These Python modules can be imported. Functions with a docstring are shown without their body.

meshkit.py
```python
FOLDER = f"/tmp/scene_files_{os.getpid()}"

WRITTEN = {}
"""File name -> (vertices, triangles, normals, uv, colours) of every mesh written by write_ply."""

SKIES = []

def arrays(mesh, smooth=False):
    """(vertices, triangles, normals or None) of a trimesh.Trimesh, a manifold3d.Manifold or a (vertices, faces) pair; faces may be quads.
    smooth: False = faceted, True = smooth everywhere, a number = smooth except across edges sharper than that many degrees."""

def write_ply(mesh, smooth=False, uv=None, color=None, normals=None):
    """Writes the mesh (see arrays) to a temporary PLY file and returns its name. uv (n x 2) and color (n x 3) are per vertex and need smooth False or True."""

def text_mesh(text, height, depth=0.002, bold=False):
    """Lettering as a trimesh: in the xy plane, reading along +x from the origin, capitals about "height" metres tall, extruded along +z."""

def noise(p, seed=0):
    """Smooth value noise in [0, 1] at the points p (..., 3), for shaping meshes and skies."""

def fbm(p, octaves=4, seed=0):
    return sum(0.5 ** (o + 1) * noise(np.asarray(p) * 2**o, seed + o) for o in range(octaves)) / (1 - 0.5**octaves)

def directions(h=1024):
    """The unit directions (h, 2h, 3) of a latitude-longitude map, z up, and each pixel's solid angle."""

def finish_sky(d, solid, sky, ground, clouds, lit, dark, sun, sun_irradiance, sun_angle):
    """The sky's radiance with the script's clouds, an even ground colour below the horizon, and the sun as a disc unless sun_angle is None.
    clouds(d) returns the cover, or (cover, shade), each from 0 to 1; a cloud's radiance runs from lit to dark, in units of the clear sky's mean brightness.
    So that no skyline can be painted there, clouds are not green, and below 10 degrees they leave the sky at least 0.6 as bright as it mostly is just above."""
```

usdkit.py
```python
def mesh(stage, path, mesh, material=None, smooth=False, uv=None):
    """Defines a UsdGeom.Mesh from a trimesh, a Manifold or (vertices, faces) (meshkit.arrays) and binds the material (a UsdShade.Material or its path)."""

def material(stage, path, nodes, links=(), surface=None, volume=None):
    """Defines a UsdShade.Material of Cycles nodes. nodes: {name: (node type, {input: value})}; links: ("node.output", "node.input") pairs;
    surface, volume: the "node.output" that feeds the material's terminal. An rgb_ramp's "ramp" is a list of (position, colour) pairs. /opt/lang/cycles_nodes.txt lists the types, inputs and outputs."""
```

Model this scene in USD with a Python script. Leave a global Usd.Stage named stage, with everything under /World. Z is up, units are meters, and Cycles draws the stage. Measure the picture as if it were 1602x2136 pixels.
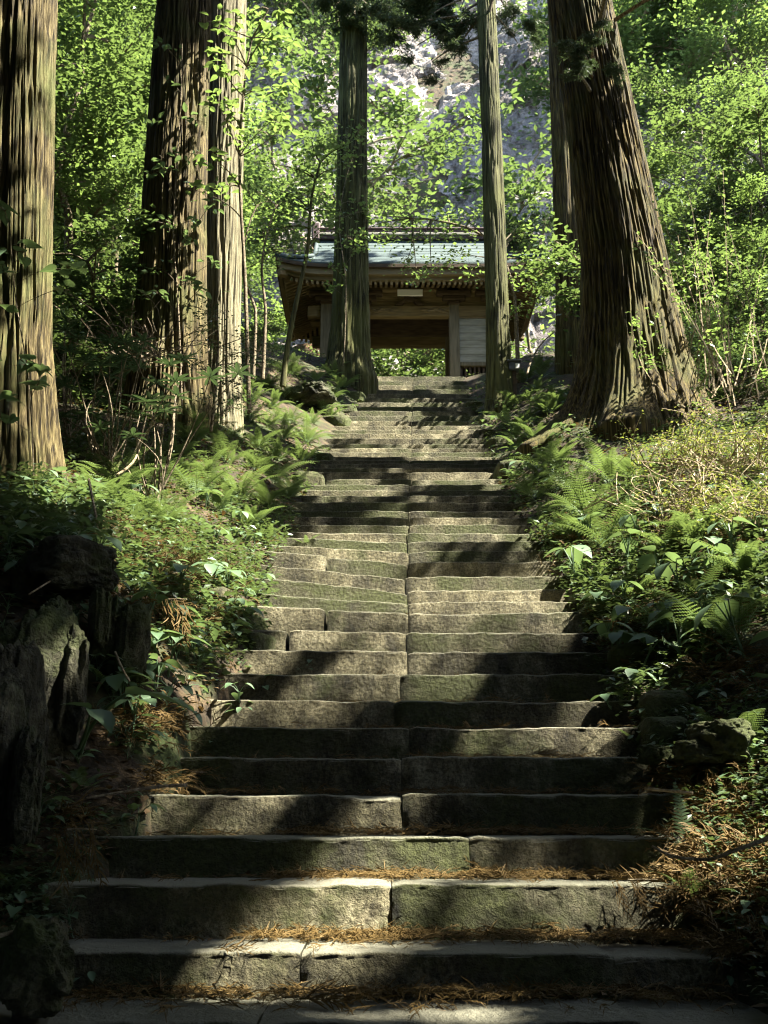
import math, numpy as np, trimesh, usdkit, meshkit
from pxr import Usd, UsdGeom, UsdLux, UsdShade, Gf, Sdf, Vt

stage = Usd.Stage.CreateInMemory()
UsdGeom.SetStageUpAxis(stage, 'Z'); UsdGeom.SetStageMetersPerUnit(stage, 1.0)
UsdGeom.Xform.Define(stage, '/World'); UsdGeom.Scope.Define(stage, '/World/Looks')

# ---------------------------------------------------------------- camera, sky, sun, exposure
PITCH = math.radians(17.0); FPX = 2136.0; CAM = np.array([0.0, 0.0, 0.5])
EXPOSURE = 3.3
SUN_AZ, SUN_EL = math.radians(102.0), math.radians(54.0)          # azimuth from +y towards +x
SUN = np.array([math.cos(SUN_EL)*math.sin(SUN_AZ), math.cos(SUN_EL)*math.cos(SUN_AZ), math.sin(SUN_EL)])
cam = UsdGeom.Camera.Define(stage, '/World/camera')
cam.CreateHorizontalApertureAttr(24.0); cam.CreateVerticalApertureAttr(32.0); cam.CreateFocalLengthAttr(32.0)
cam.CreateClippingRangeAttr(Gf.Vec2f(0.05, 500)); cam.CreateExposureAttr(EXPOSURE)
cam.CreateFStopAttr(6.3); cam.CreateFocusDistanceAttr(5.5)
cam.AddTranslateOp().Set(Gf.Vec3d(*CAM)); cam.AddRotateXOp().Set(90.0 + math.degrees(PITCH))
dome = UsdLux.DomeLight.Define(stage, '/World/sky')
sky = usdkit.material(stage, '/World/Looks/sky_air', {
    's': ('sky_texture', {'sky_type': 'single_scattering', 'sun_disc': False, 'sun_elevation': SUN_EL, 'sun_rotation': SUN_AZ}),
    'b': ('background_shader', {'strength': 0.085})}, [('s.color', 'b.color')], surface='b.background')
UsdShade.MaterialBindingAPI.Apply(dome.GetPrim()).Bind(sky)
dome.GetPrim().SetCustomDataByKey('kind', 'structure')
sun = UsdLux.DistantLight.Define(stage, '/World/sun')
sun.CreateNormalizeAttr(True); sun.CreateIntensityAttr(1.25); sun.CreateAngleAttr(0.5); sun.CreateColorAttr(Gf.Vec3f(1.0, 0.935, 0.80))
sun.AddRotateZOp().Set(-math.degrees(SUN_AZ)); sun.AddRotateXOp().Set(-(90 - math.degrees(SUN_EL)))   # -z away from the sun

# ---------------------------------------------------------------- helpers
CP, SP = math.cos(PITCH), math.sin(PITCH)
def ray(px, py):
    X, Y = (np.asarray(px, float) - 801), (1068 - np.asarray(py, float))
    d = np.stack(np.broadcast_arrays(X, FPX*CP - Y*SP, FPX*SP + Y*CP), -1)
    return d / d[..., 1:2]
def P(px, py, D): return CAM + ray(px, py)*np.asarray(D, float)[..., None]
def pix(p):
    q = np.asarray(p, float) - CAM
    zc = q[..., 1]*CP + q[..., 2]*SP
    yc = -q[..., 1]*SP + q[..., 2]*CP
    zc = np.where(np.abs(zc) < 1e-6, 1e-6, zc)
    return 801 + FPX*q[..., 0]/zc, 1068 - FPX*yc/zc, zc
def mpx(px, py, D): return (D*CP + (P(px, py, D)[2]-CAM[2])*SP)/FPX      # metres per pixel
noise, fbm = meshkit.noise, meshkit.fbm
def sstep(a, b, x):
    t = np.clip((np.asarray(x, float)-a)/(b-a), 0, 1); return t*t*(3-2*t)
names = {}
def numbered(name, parent):
    k = (parent, name); n = names.get(k, 0); names[k] = n + 1
    return name if n == 0 else f'{name}_{n:03d}'
def tag(prim, label=None, cat=None, group=None, kind=None):
    for k, v in (('label', label), ('category', cat), ('group', group), ('kind', kind)):
        if v: prim.SetCustomDataByKey(k, v)
    return prim
def obj(name, mesh, mat, parent='/World', smooth=False, **kw):
    parent = str(parent); path = parent + '/' + numbered(name, parent)
    p = usdkit.mesh(stage, path, mesh, '/World/Looks/' + mat, smooth=smooth).GetPrim()
    if kw: tag(p, **kw)
    return path
def thing(name, label=None, cat=None, loc=(0, 0, 0), group=None, kind=None, parent='/World'):
    path = parent + '/' + numbered(name, parent)
    x = UsdGeom.Xform.Define(stage, path); x.AddTransformOp().Set(Gf.Matrix4d().SetTranslate(Gf.Vec3d(*map(float, loc))))
    tag(x.GetPrim(), label, cat, group, kind)
    return path
def kindof(name):
    stage.CreateClassPrim('/World/Kinds') if not stage.GetPrimAtPath('/World/Kinds') else None
    path = '/World/Kinds/' + numbered(name, '/World/Kinds')
    UsdGeom.Xform.Define(stage, path)
    return path
def mat4(loc, rz=0, s=1, rx=0, ry=0):
    m = Gf.Matrix4d().SetScale(Gf.Vec3d(s, s, s)) if np.ndim(s) == 0 else Gf.Matrix4d().SetScale(Gf.Vec3d(*map(float, s)))
    for ax, a in (((1, 0, 0), rx), ((0, 1, 0), ry), ((0, 0, 1), rz)):
        m = m*Gf.Matrix4d().SetRotate(Gf.Rotation(Gf.Vec3d(*ax), math.degrees(float(a))))
    return m*Gf.Matrix4d().SetTranslate(Gf.Vec3d(*map(float, loc)))
REG = []
def copy(src, name, m, label, cat, group=None):
    path = '/World/' + numbered(name, '/World')
    x = UsdGeom.Xform.Define(stage, path)
    x.GetPrim().GetReferences().AddInternalReference(src); x.GetPrim().SetInstanceable(True)
    x.AddTransformOp().Set(m); tag(x.GetPrim(), label, cat, group)
    if group: REG.append((x.GetPrim(), name, group, np.array(m.ExtractTranslation())))
    return path

class MB:                                            # collects triangles into one mesh
    def __init__(s): s.v, s.f, s.n = [], [], 0
    def add(s, v, f):
        v, f = np.asarray(v, float), np.asarray(f, int)
        if f.shape[1] == 4: f = np.vstack([f[:, [0, 1, 2]], f[:, [0, 2, 3]]])
        s.v.append(v); s.f.append(f + s.n); s.n += len(v); return s
    def box(s, lo, hi):
        lo, hi = np.minimum(lo, hi), np.maximum(lo, hi)
        m = trimesh.creation.box(hi-lo); return s.add(m.vertices + (lo+hi)/2, m.faces)
    def tri(s, m): return s.add(m.vertices, m.faces)
    def get(s): return (np.vstack(s.v), np.vstack(s.f))
def beam(a, b, w, h, up=(0, 0, 1)):
    a, b = np.asarray(a, float), np.asarray(b, float)
    t = (b-a)/np.linalg.norm(b-a); x = np.cross(t, up); x /= np.linalg.norm(x); u = np.cross(x, t)
    v = [p + i*x*w/2 + j*u*h/2 for p in (a, b) for i, j in ((-1, -1), (1, -1), (1, 1), (-1, 1))]
    return np.array(v), np.array([[0, 3, 2, 1], [4, 5, 6, 7], [0, 1, 5, 4], [1, 2, 6, 5], [2, 3, 7, 6], [3, 0, 4, 7]])
def cbox(lo, hi, c=0.008):                            # box with chamfered edges
    lo, hi = np.minimum(lo, hi).astype(float), np.maximum(lo, hi).astype(float)
    pts = []
    for s in np.ndindex(2, 2, 2):
        p = np.where(s, hi, lo); sg = np.where(s, -1, 1)*c
        for k in range(3):
            q = p + sg; q[k] = p[k]; pts.append(q)
    return trimesh.convex.convex_hull(np.array(pts))
def tube(pts, rad, sides=5, cap=True):
    p = np.asarray(pts, float); rad = np.broadcast_to(rad, (len(p),))
    t = np.gradient(p, axis=0); t /= np.linalg.norm(t, axis=1, keepdims=True) + 1e-12
    ref = np.array([0, 0, 1.0]) if abs(t[0, 2]) < 0.8 else np.array([1.0, 0, 0])
    a = np.cross(t, ref); a /= np.linalg.norm(a, axis=1, keepdims=True) + 1e-12
    b = np.cross(t, a); ang = np.arange(sides)*2*np.pi/sides
    v = p[:, None] + rad[:, None, None]*(np.cos(ang)[None, :, None]*a[:, None] + np.sin(ang)[None, :, None]*b[:, None])
    i, j = np.meshgrid(np.arange(len(p)-1), np.arange(sides), indexing='ij')
    q = np.stack([i*sides+j, i*sides+(j+1) % sides, (i+1)*sides+(j+1) % sides, (i+1)*sides+j], -1).reshape(-1, 4)
    f = np.vstack([q[:, [0, 2, 1]], q[:, [0, 3, 2]]]); v = v.reshape(-1, 3)
    if cap:
        n = len(v); v = np.vstack([v, p[0], p[-1]]); k = np.arange(sides); e = (len(p)-1)*sides
        f = np.vstack([f, np.stack([np.full(sides, n), k, (k+1) % sides], 1), np.stack([np.full(sides, n+1), e+(k+1) % sides, e+k], 1)])
    return v, f
def smooth_path(pts, n):
    pts = np.asarray(pts, float); d = np.r_[0, np.cumsum(np.linalg.norm(np.diff(pts, axis=0), axis=1))]
    from scipy.interpolate import PchipInterpolator
    return PchipInterpolator(d, pts)(np.linspace(0, d[-1], n))
def rots(rng, n, tilt=0.5):
    """random rotation matrices: any yaw, then tilted up to about tilt radians"""
    yaw = rng.uniform(0, 2*np.pi, n); ta = rng.normal(0, tilt, n); td = rng.uniform(0, 2*np.pi, n)
    c, s = np.cos(yaw), np.sin(yaw); z = np.zeros(n); o = np.ones(n)
    R = np.stack([np.stack([c, -s, z], -1), np.stack([s, c, z], -1), np.stack([z, z, o], -1)], -2)
    ax = np.stack([np.cos(td), np.sin(td), z], -1); K = np.zeros((n, 3, 3))
    K[:, 0, 1], K[:, 0, 2], K[:, 1, 0], K[:, 1, 2], K[:, 2, 0], K[:, 2, 1] = -ax[:, 2], ax[:, 1], ax[:, 2], -ax[:, 0], -ax[:, 1], ax[:, 0]
    T = np.eye(3) + np.sin(ta)[:, None, None]*K + (1-np.cos(ta))[:, None, None]*(K @ K)
    return T @ R
def scatter(v, f, pos, R, s):
    v, f = np.asarray(v, float), np.asarray(f, int)
    if f.shape[1] == 4: f = np.vstack([f[:, [0, 1, 2]], f[:, [0, 2, 3]]])
    n = len(pos); s = np.broadcast_to(np.asarray(s, float), (n,))
    V = np.einsum('nij,vj->nvi', R, v)*s[:, None, None] + np.asarray(pos)[:, None]
    F = f[None] + (np.arange(n)*len(v))[:, None, None]
    return V.reshape(-1, 3), F.reshape(-1, 3)
# leaves: tip along +x, unit length
LEAF2 = (np.array([[0, 0, 0], [.45, -.27, .05], [1, 0, -.06], [.45, .27, .05], [.45, 0, -.0]]), np.array([[0, 1, 4], [1, 2, 4], [0, 4, 3], [4, 2, 3]]))
LEAF1 = (np.array([[0, 0, 0], [.5, -.28, .06], [1, 0, 0], [.5, .28, .06]]), np.array([[0, 1, 2], [0, 2, 3]]))
NARROW = (np.array([[0, 0, 0], [.5, -.10, .03], [1, 0, -.05], [.5, .10, .03]]), np.array([[0, 1, 2], [0, 2, 3]]))
def leaf_shape(outline, fold=0.18, droop=0.15):
    """outline: (x, half width) along the midrib; a leaf of quads folded on the midrib and drooping to its tip"""
    o = np.array(outline, float); n = len(o); z = -droop*o[:, 0]**2
    mid = np.stack([np.clip(o[:, 0], 0, None), 0*z, z], 1)
    L = np.stack([o[:, 0], o[:, 1], z + fold*o[:, 1]], 1); Rr = L*[1, -1, 1]
    v = np.vstack([mid, L, Rr]); f = []
    for i in range(n-1): f += [[i, i+1, n+i+1], [i, n+i+1, n+i], [i, 2*n+i+1, i+1], [i, 2*n+i, 2*n+i+1]]
    return v, np.array(f)
HEART = leaf_shape([(-.12, .16), (-.10, .34), (.1, .46), (.32, .43), (.55, .30), (.78, .13), (1, 0)], .25, .22)
OVATE = leaf_shape([(0, .0), (.12, .14), (.35, .25), (.6, .21), (.82, .1), (1, 0)], .3, .18)
LONG = leaf_shape([(0, .01), (.2, .09), (.5, .13), (.8, .09), (1, 0)], .35, .12)
BROAD = leaf_shape([(0, .02), (.1, .2), (.3, .33), (.5, .33), (.7, .23), (.88, .09), (1, 0)], .22, .3)

# ---------------------------------------------------------------- materials
def leafmat(name, cols, transl=0.4, rough=0.42, tcol=None, spec=0.4):
    n = len(cols); ramp = [(i/(n-1), c) for i, c in enumerate(cols)]
    t = tcol or [tuple(np.array(c)*np.array([1.55, 1.4, .8])) for c in cols]
    usdkit.material(stage, '/World/Looks/' + name, {
        'g': ('geometry', {}), 'r': ('rgb_ramp', {'ramp': ramp}), 'r2': ('rgb_ramp', {'ramp': [(i/(n-1), c) for i, c in enumerate(t)]}),
        'p': ('principled_bsdf', {'roughness': rough, 'specular_ior_level': spec}), 't': ('translucent_bsdf', {}), 'm': ('mix_closure', {'fac': transl})},
        [('g.random_per_island', 'r.fac'), ('g.random_per_island', 'r2.fac'), ('r.color', 'p.base_color'), ('r2.color', 't.color'), ('p.BSDF', 'm.closure1'), ('t.BSDF', 'm.closure2')], surface='m.closure')
leafmat('maple_leaf', [(.06, .10, .04), (.12, .175, .068), (.215, .27, .115)], .42, .33, spec=.5)
leafmat('bright_leaf', [(.088, .145, .055), (.148, .212, .085), (.25, .31, .145)], .45, .33, spec=.5)
leafmat('dark_leaf', [(.022, .042, .02), (.045, .075, .036), (.085, .125, .065)], .3, .3, spec=.55)
leafmat('cedar_leaf', [(.035, .058, .034), (.058, .088, .052), (.09, .13, .08)], .3, .5)
leafmat('fern_leaf', [(.07, .112, .045), (.12, .172, .07), (.195, .245, .105)], .35, .42)
leafmat('herb_leaf', [(.075, .125, .065), (.125, .185, .10), (.21, .27, .16)], .32, .5, spec=.3)
leafmat('cover_leaf', [(.05, .08, .034), (.10, .14, .062), (.19, .23, .115)], .32, .4)
leafmat('rhododendron_leaf', [(.03, .055, .028), (.05, .08, .042), (.085, .115, .07)], .2, .3, spec=.55)
leafmat('dry_spray', [(.10, .065, .02), (.23, .155, .042), (.42, .30, .10)], .15, .7, spec=.2)
leafmat('dead_leaf', [(.08, .052, .024), (.2, .14, .07), (.40, .32, .19)], .15, .7, spec=.2)
leafmat('yellow_herb', [(.10, .125, .035), (.16, .19, .06), (.25, .27, .11)], .4, .4)

def rockmat(name, c_dark, c_mid, c_light, scale=3.0, moss=None, moss_amt=0.5, bump=0.6, bscale=40, rough=0.9, up=True, bdist=0.02, stain=.8, tread=None):
    N = {'g': ('geometry', {}), 'sx': ('separate_xyz', {}), 'rz': ('rgb_ramp', {'ramp': [(.55, (0, 0, 0)), (.9, (1, 1, 1))]}), 'tm': ('mix', {'color2': tread or (0, 0, 0)}), 'n6': ('noise_texture', {'scale': bscale*3.2, 'detail': 3, 'roughness': .7}), 'a2': ('math', {'math_type': 'multiply_add', 'value2': .45}), 'n1': ('noise_texture', {'scale': scale, 'detail': 7, 'roughness': .65}), 'r1': ('rgb_ramp', {'ramp': [(0.3, c_dark), (.52, c_mid), (.72, c_light)]}),
         'n2': ('noise_texture', {'scale': bscale, 'detail': 6, 'roughness': .7}), 'v': ('voronoi_texture', {'scale': bscale*.8}),
         'n4': ('noise_texture', {'scale': bscale*1.7, 'detail': 3, 'roughness': .6}), 'r4': ('rgb_ramp', {'ramp': [(.40, (.16, .15, .13)), (.55, (1, 1, 1))]}),
         'mul': ('mix', {'mix_type': 'multiply', 'fac': .55}), 'ms': ('mapping', {'scale': (1.0, 1.0, .28)}), 'n5': ('noise_texture', {'scale': scale*2.6, 'detail': 9, 'roughness': .72, 'distortion': .6}), 'r5': ('rgb_ramp', {'ramp': [(.38, (.17, .165, .14)), (.50, (.62, .6, .55)), (.60, (1, 1, 1))]}), 'mul2': ('mix', {'mix_type': 'multiply', 'fac': stain}),
         'a': ('math', {'math_type': 'multiply_add', 'value2': .35}), 'b': ('bump', {'strength': bump, 'distance': bdist}), 'p': ('principled_bsdf', {'roughness': rough, 'specular_ior_level': .25})}
    L = [('g.position', 'n1.vector'), ('n1.fac', 'r1.fac'), ('g.position', 'n2.vector'), ('g.position', 'v.vector'), ('g.position', 'n4.vector'), ('n4.fac', 'r4.fac'), ('r1.color', 'mul.color1'), ('r4.color', 'mul.color2'),
         ('v.distance', 'a.value1'), ('n2.fac', 'a.value3'), ('g.position', 'n6.vector'), ('n6.fac', 'a2.value1'), ('a.value', 'a2.value3'), ('a2.value', 'b.height'), ('b.normal', 'p.normal')]
    L += [('g.position', 'ms.vector'), ('ms.vector', 'n5.vector'), ('n5.fac', 'r5.fac'), ('mul.color', 'mul2.color1'), ('r5.color', 'mul2.color2')]
    last = 'mul2.color'
    if moss:
        N |= {'n3': ('noise_texture', {'scale': 1.7, 'detail': 8, 'roughness': .7}), 'r3': ('rgb_ramp', {'ramp': [(.62-.3*moss_amt, (0, 0, 0)), (.74-.3*moss_amt, (1, 1, 1))]}),
              'nn': ('noise_texture', {'scale': 60, 'detail': 3}), 'rm': ('rgb_ramp', {'ramp': [(.3, tuple(np.array(moss)*.45)), (.7, moss)]}), 'mm': ('mix', {})}
        L += [('g.position', 'n3.vector'), ('n3.fac', 'r3.fac'), ('g.position', 'nn.vector'), ('nn.fac', 'rm.fac'), ('r3.color', 'mm.fac'), (last, 'mm.color1'), ('rm.color', 'mm.color2')]
        last = 'mm.color'
    if tread:
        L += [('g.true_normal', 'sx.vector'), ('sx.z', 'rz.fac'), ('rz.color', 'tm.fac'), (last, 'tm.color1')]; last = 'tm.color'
    else: N.pop('tm'), N.pop('sx'), N.pop('rz')
    usdkit.material(stage, '/World/Looks/' + name, N, L + [(last, 'p.base_color')], surface='p.BSDF')
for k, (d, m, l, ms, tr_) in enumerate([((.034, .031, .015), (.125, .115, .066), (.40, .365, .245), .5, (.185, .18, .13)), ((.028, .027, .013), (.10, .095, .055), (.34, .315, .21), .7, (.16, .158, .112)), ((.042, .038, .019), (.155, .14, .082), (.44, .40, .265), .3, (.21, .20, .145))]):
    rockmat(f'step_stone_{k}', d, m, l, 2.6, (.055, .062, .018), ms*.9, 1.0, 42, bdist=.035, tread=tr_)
rockmat('kerb_moss', (.03, .03, .015), (.09, .085, .045), (.22, .2, .13), 4.0, (.055, .068, .018), .75, 1.0, 45)
rockmat('outcrop_rock', (.018, .018, .010), (.06, .058, .034), (.19, .185, .13), 5.0, (.05, .065, .018), .5, 1.0, 24, bdist=.04)
rockmat('cliff_rock', stain=.35, c_dark=(.09, .078, .076), c_mid=(.29, .26, .255), c_light=(.48, .44, .435), scale=.45, moss=(.11, .13, .06), moss_amt=.3, bump=1.0, bscale=2.6, bdist=.4)
rockmat('cliff_base_rock', (.10, .05, .025), (.26, .15, .07), (.42, .30, .2), .5, None, 0, 1.0, 3, bdist=.3)
rockmat('soil', (.018, .014, .008), (.06, .042, .022), (.15, .10, .05), 5.0, (.035, .05, .012), .5, .8, 60)
def barkmat(name, dark, mid, light, moss=(.07, .075, .02), moss_amt=.4, zs=1.4, xs=22):
    usdkit.material(stage, '/World/Looks/' + name, {
        'g': ('geometry', {}), 'mp': ('mapping', {'scale': (xs, xs, zs)}), 'n': ('noise_texture', {'scale': 1.0, 'detail': 6, 'roughness': .6, 'distortion': .3}), 'r': ('rgb_ramp', {'ramp': [(.36, dark), (.48, mid), (.64, light)]}),
        'n3': ('noise_texture', {'scale': 1.1, 'detail': 5, 'roughness': .6}), 'r3': ('rgb_ramp', {'ramp': [(.66-.3*moss_amt, (0, 0, 0)), (.85-.3*moss_amt, (.8, .8, .8))]}), 'mm': ('mix', {'color2': moss}),
        'mp2': ('mapping', {'scale': (xs*3, xs*3, zs*2.5)}), 'n2': ('noise_texture', {'scale': 1.0, 'detail': 4, 'roughness': .7}), 'b': ('bump', {'strength': .9, 'distance': .02}), 'p': ('principled_bsdf', {'roughness': .9, 'specular_ior_level': .2})},
        [('g.position', 'mp.vector'), ('mp.vector', 'n.vector'), ('n.fac', 'r.fac'), ('g.position', 'n3.vector'), ('n3.fac', 'r3.fac'), ('r3.color', 'mm.fac'), ('r.color', 'mm.color1'), ('mm.color', 'p.base_color'),
         ('g.position', 'mp2.vector'), ('mp2.vector', 'n2.vector'), ('n2.fac', 'b.height'), ('b.normal', 'p.normal')], surface='p.BSDF')
barkmat('cedar_bark', (0.0093, 0.0062, 0.0019), (0.0533, 0.04, 0.0148), (0.1344, 0.1069, 0.0466), moss=(.07, .078, .022), moss_amt=.6, xs=42, zs=1.2)
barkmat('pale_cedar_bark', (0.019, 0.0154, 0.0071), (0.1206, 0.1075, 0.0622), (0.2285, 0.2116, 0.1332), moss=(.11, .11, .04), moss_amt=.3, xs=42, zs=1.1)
barkmat('dark_cedar_bark', (0.0073, 0.005, 0.0015), (0.0365, 0.0264, 0.0081), (0.1155, 0.088, 0.0252), moss=(.06, .065, .016), moss_amt=.55, xs=40, zs=1.4)
barkmat('mossy_cedar_bark', (0.0079, 0.0077, 0.0022), (0.0338, 0.0336, 0.0097), (0.0873, 0.0863, 0.0305), moss=(.075, .08, .022), moss_amt=.65, xs=34, zs=1.1)
barkmat('twig_bark', (.05, .04, .025), (.12, .095, .06), (.22, .18, .12), moss_amt=.2, xs=30, zs=30)
barkmat('dry_twig', (.11, .085, .05), (.22, .175, .105), (.36, .3, .2), moss_amt=.05, xs=30, zs=30)
def woodmat(name, a, b, sc):
    usdkit.material(stage, '/World/Looks/' + name, {'g': ('geometry', {}), 'mp': ('mapping', {'scale': sc}), 'n': ('noise_texture', {'scale': 1.0, 'detail': 6, 'roughness': .65}), 'r': ('rgb_ramp', {'ramp': [(.3, a), (.7, b)]}),
        'b': ('bump', {'strength': .4, 'distance': .01}), 'p': ('principled_bsdf', {'roughness': .8, 'specular_ior_level': .25})},
        [('g.position', 'mp.vector'), ('mp.vector', 'n.vector'), ('n.fac', 'r.fac'), ('r.color', 'p.base_color'), ('n.fac', 'b.height'), ('b.normal', 'p.normal')], surface='p.BSDF')
woodmat('wood_beam', (0.091, 0.0651, 0.0288), (0.21, 0.1554, 0.072), (2, 20, 20))
woodmat('wood_post', (0.07, 0.0592, 0.036), (0.182, 0.1554, 0.1), (20, 20, 2))
woodmat('wood_plank', (0.154, 0.148, 0.112), (0.322, 0.3108, 0.248), (2, 30, 14))
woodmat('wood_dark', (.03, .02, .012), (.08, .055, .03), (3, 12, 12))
woodmat('wood_fascia', (0.112, 0.0851, 0.04), (0.21, 0.1628, 0.088), (1, 20, 20))
woodmat('copper_roof', (.020, .034, .033), (.055, .078, .075), (1.2, 3, 6))
woodmat('ridge_copper', (.06, .04, .04), (.12, .085, .085), (1, 8, 8))
woodmat('white_board', (.74, .72, .66), (.85, .84, .80), (2, 12, 12))
woodmat('grey_metal', (.05, .055, .06), (.10, .105, .11), (8, 8, 8))

# ---------------------------------------------------------------- the flight of steps as measured, and the ground's height
EDGE = [2125, 1985, 1845, 1745, 1655, 1579, 1516, 1460, 1405, 1358, 1318, 1275, 1252, 1228, 1200, 1170, 1148, 1128, 1111, 1095, 1078, 1065, 1047, 1033.5, 1022, 1010, 999, 985, 975, 966, 959, 952, 943, 935, 926, 914, 904, 896, 888, 878, 867, 857, 848, 839, 830, 821, 812, 803, 794, 785]
NS = len(EDGE)
def edge_xyz(py, i, px):
    zc = 0.4*(i + 6.7); r = ray(px, py); y = zc/(CP + r[2]*SP)
    return CAM + r*y
STEP = np.array([edge_xyz(p, i, 861) for i, p in enumerate(EDGE)]); SY, SZ = STEP[:, 1], STEP[:, 2]
LPX = np.array([(2125, -60), (1985, 50), (1845, 140), (1745, 220), (1655, 305), (1579, 370), (1516, 385), (1460, 430), (1405, 470), (1358, 500), (1318, 525), (1275, 550), (1230, 558), (1150, 585), (1100, 605), (1000, 648), (950, 668), (900, 700), (850, 735), (800, 763), (785, 768)][::-1], float)
RPX = np.array([(2125, 1640), (1985, 1545), (1845, 1480), (1745, 1440), (1655, 1425), (1579, 1375), (1516, 1345), (1460, 1300), (1405, 1280), (1358, 1262), (1318, 1245), (1275, 1228), (1230, 1198), (1150, 1150), (1100, 1110), (1000, 1047), (950, 1025), (900, 1005), (850, 985), (800, 965), (785, 960)][::-1], float)
SXL = np.array([edge_xyz(p, i, np.interp(p, LPX[:, 0], LPX[:, 1]))[0] for i, p in enumerate(EDGE)])
SXR = np.array([edge_xyz(p, i, np.interp(p, RPX[:, 0], RPX[:, 1]))[0] for i, p in enumerate(EDGE)])
SXJ = np.array([edge_xyz(p, i, np.interp(p, [785, 950, 1250, 1600, 2200], [862, 856, 850, 843, 830]))[0] for i, p in enumerate(EDGE)])
YTOP, ZTOP = SY[-1], SZ[-1]
def zs_s(y): return np.interp(y, np.r_[-40, SY[0]-.3, SY+.2, 60], np.r_[SZ[0]-3.0, SZ[0]-.12, SZ, ZTOP])
def zs_step(y):
    i = np.clip(np.searchsorted(SY, y, 'right')-1, 0, NS-1); return np.where(np.asarray(y) < SY[0], SZ[0]-.12, SZ[i])
def xl(y): return np.interp(y, SY, SXL)
def xr(y): return np.interp(y, SY, SXR)
def bump2(x, y, cx, cy, sx, sy): return np.exp(-((x-cx)/sx)**2 - ((y-cy)/sy)**2)
def ground(x, y, steps=False):
    x, y = np.broadcast_arrays(np.asarray(x, float), np.asarray(y, float))
    z0 = zs_s(y); dl, dr = xl(y)-x, x-xr(y)
    top = sstep(YTOP-.5, YTOP+1.5, y)
    bl = .03 + .55*np.clip(dl, 0, 1.7) + .16*np.clip(dl-1.7, 0, 5) + .45*np.clip(dl-6, 0, 60)
    br = .03 + .46*np.clip(dr, 0, 1.5) + .14*np.clip(dr-1.5, 0, 5) + .45*np.clip(dr-6, 0, 60)
    b = np.where(dl > 0, bl, br)*(1 - .75*top*sstep(9, 5, np.maximum(dl, dr)))
    n = .22*(fbm(np.stack([x*.9, y*.9, 0*x], -1), 4, 3)-.5) + .07*(fbm(np.stack([x*5, y*5, 0*x], -1), 2, 9)-.5)
    d = np.maximum(dl, dr)
    z = z0 + b + n*sstep(0, .8, d)
    z = z + .55*bump2(x, y, -1.75, 5.3, .7, .9) + .10*bump2(x, y, 3.2, 12.6, 1.3, 1.3) + .34*bump2(x, y, 2.35, 12.4, .5, .8) + .25*bump2(x, y, -.75, 19.8, .7, 1.2) - .25*bump2(x, y, -1.9, 3.2, .9, .6)
    hill = np.clip(y-31.8, 0, 200)
    z = z + 2.3*hill + (fbm(np.stack([x*.12, y*.12, 0*x], -1), 3, 5)-.5)*np.clip(hill, 0, 6)*1.2
    ins = z0 - (.40 if not steps else 0)
    if steps: ins = zs_step(y)
    ins = np.where(y > YTOP + 1.2, z, ins)
    return np.where(d > 0, z, ins + (z-ins)*sstep(-.12, 0, d))
def hit(px, py, steps=True, n=900):
    px, py = np.broadcast_arrays(np.asarray(px, float), np.asarray(py, float))
    r = ray(px, py); ys = np.geomspace(1.8, 70, n)
    q = CAM + r[..., None, :]*ys[:, None]
    under = q[..., 2] < ground(q[..., 0], q[..., 1], steps)
    k = np.where(under.any(-1), under.argmax(-1), n-1)
    return np.take_along_axis(q, k[..., None, None].repeat(3, -1), -2)[..., 0, :]

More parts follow.
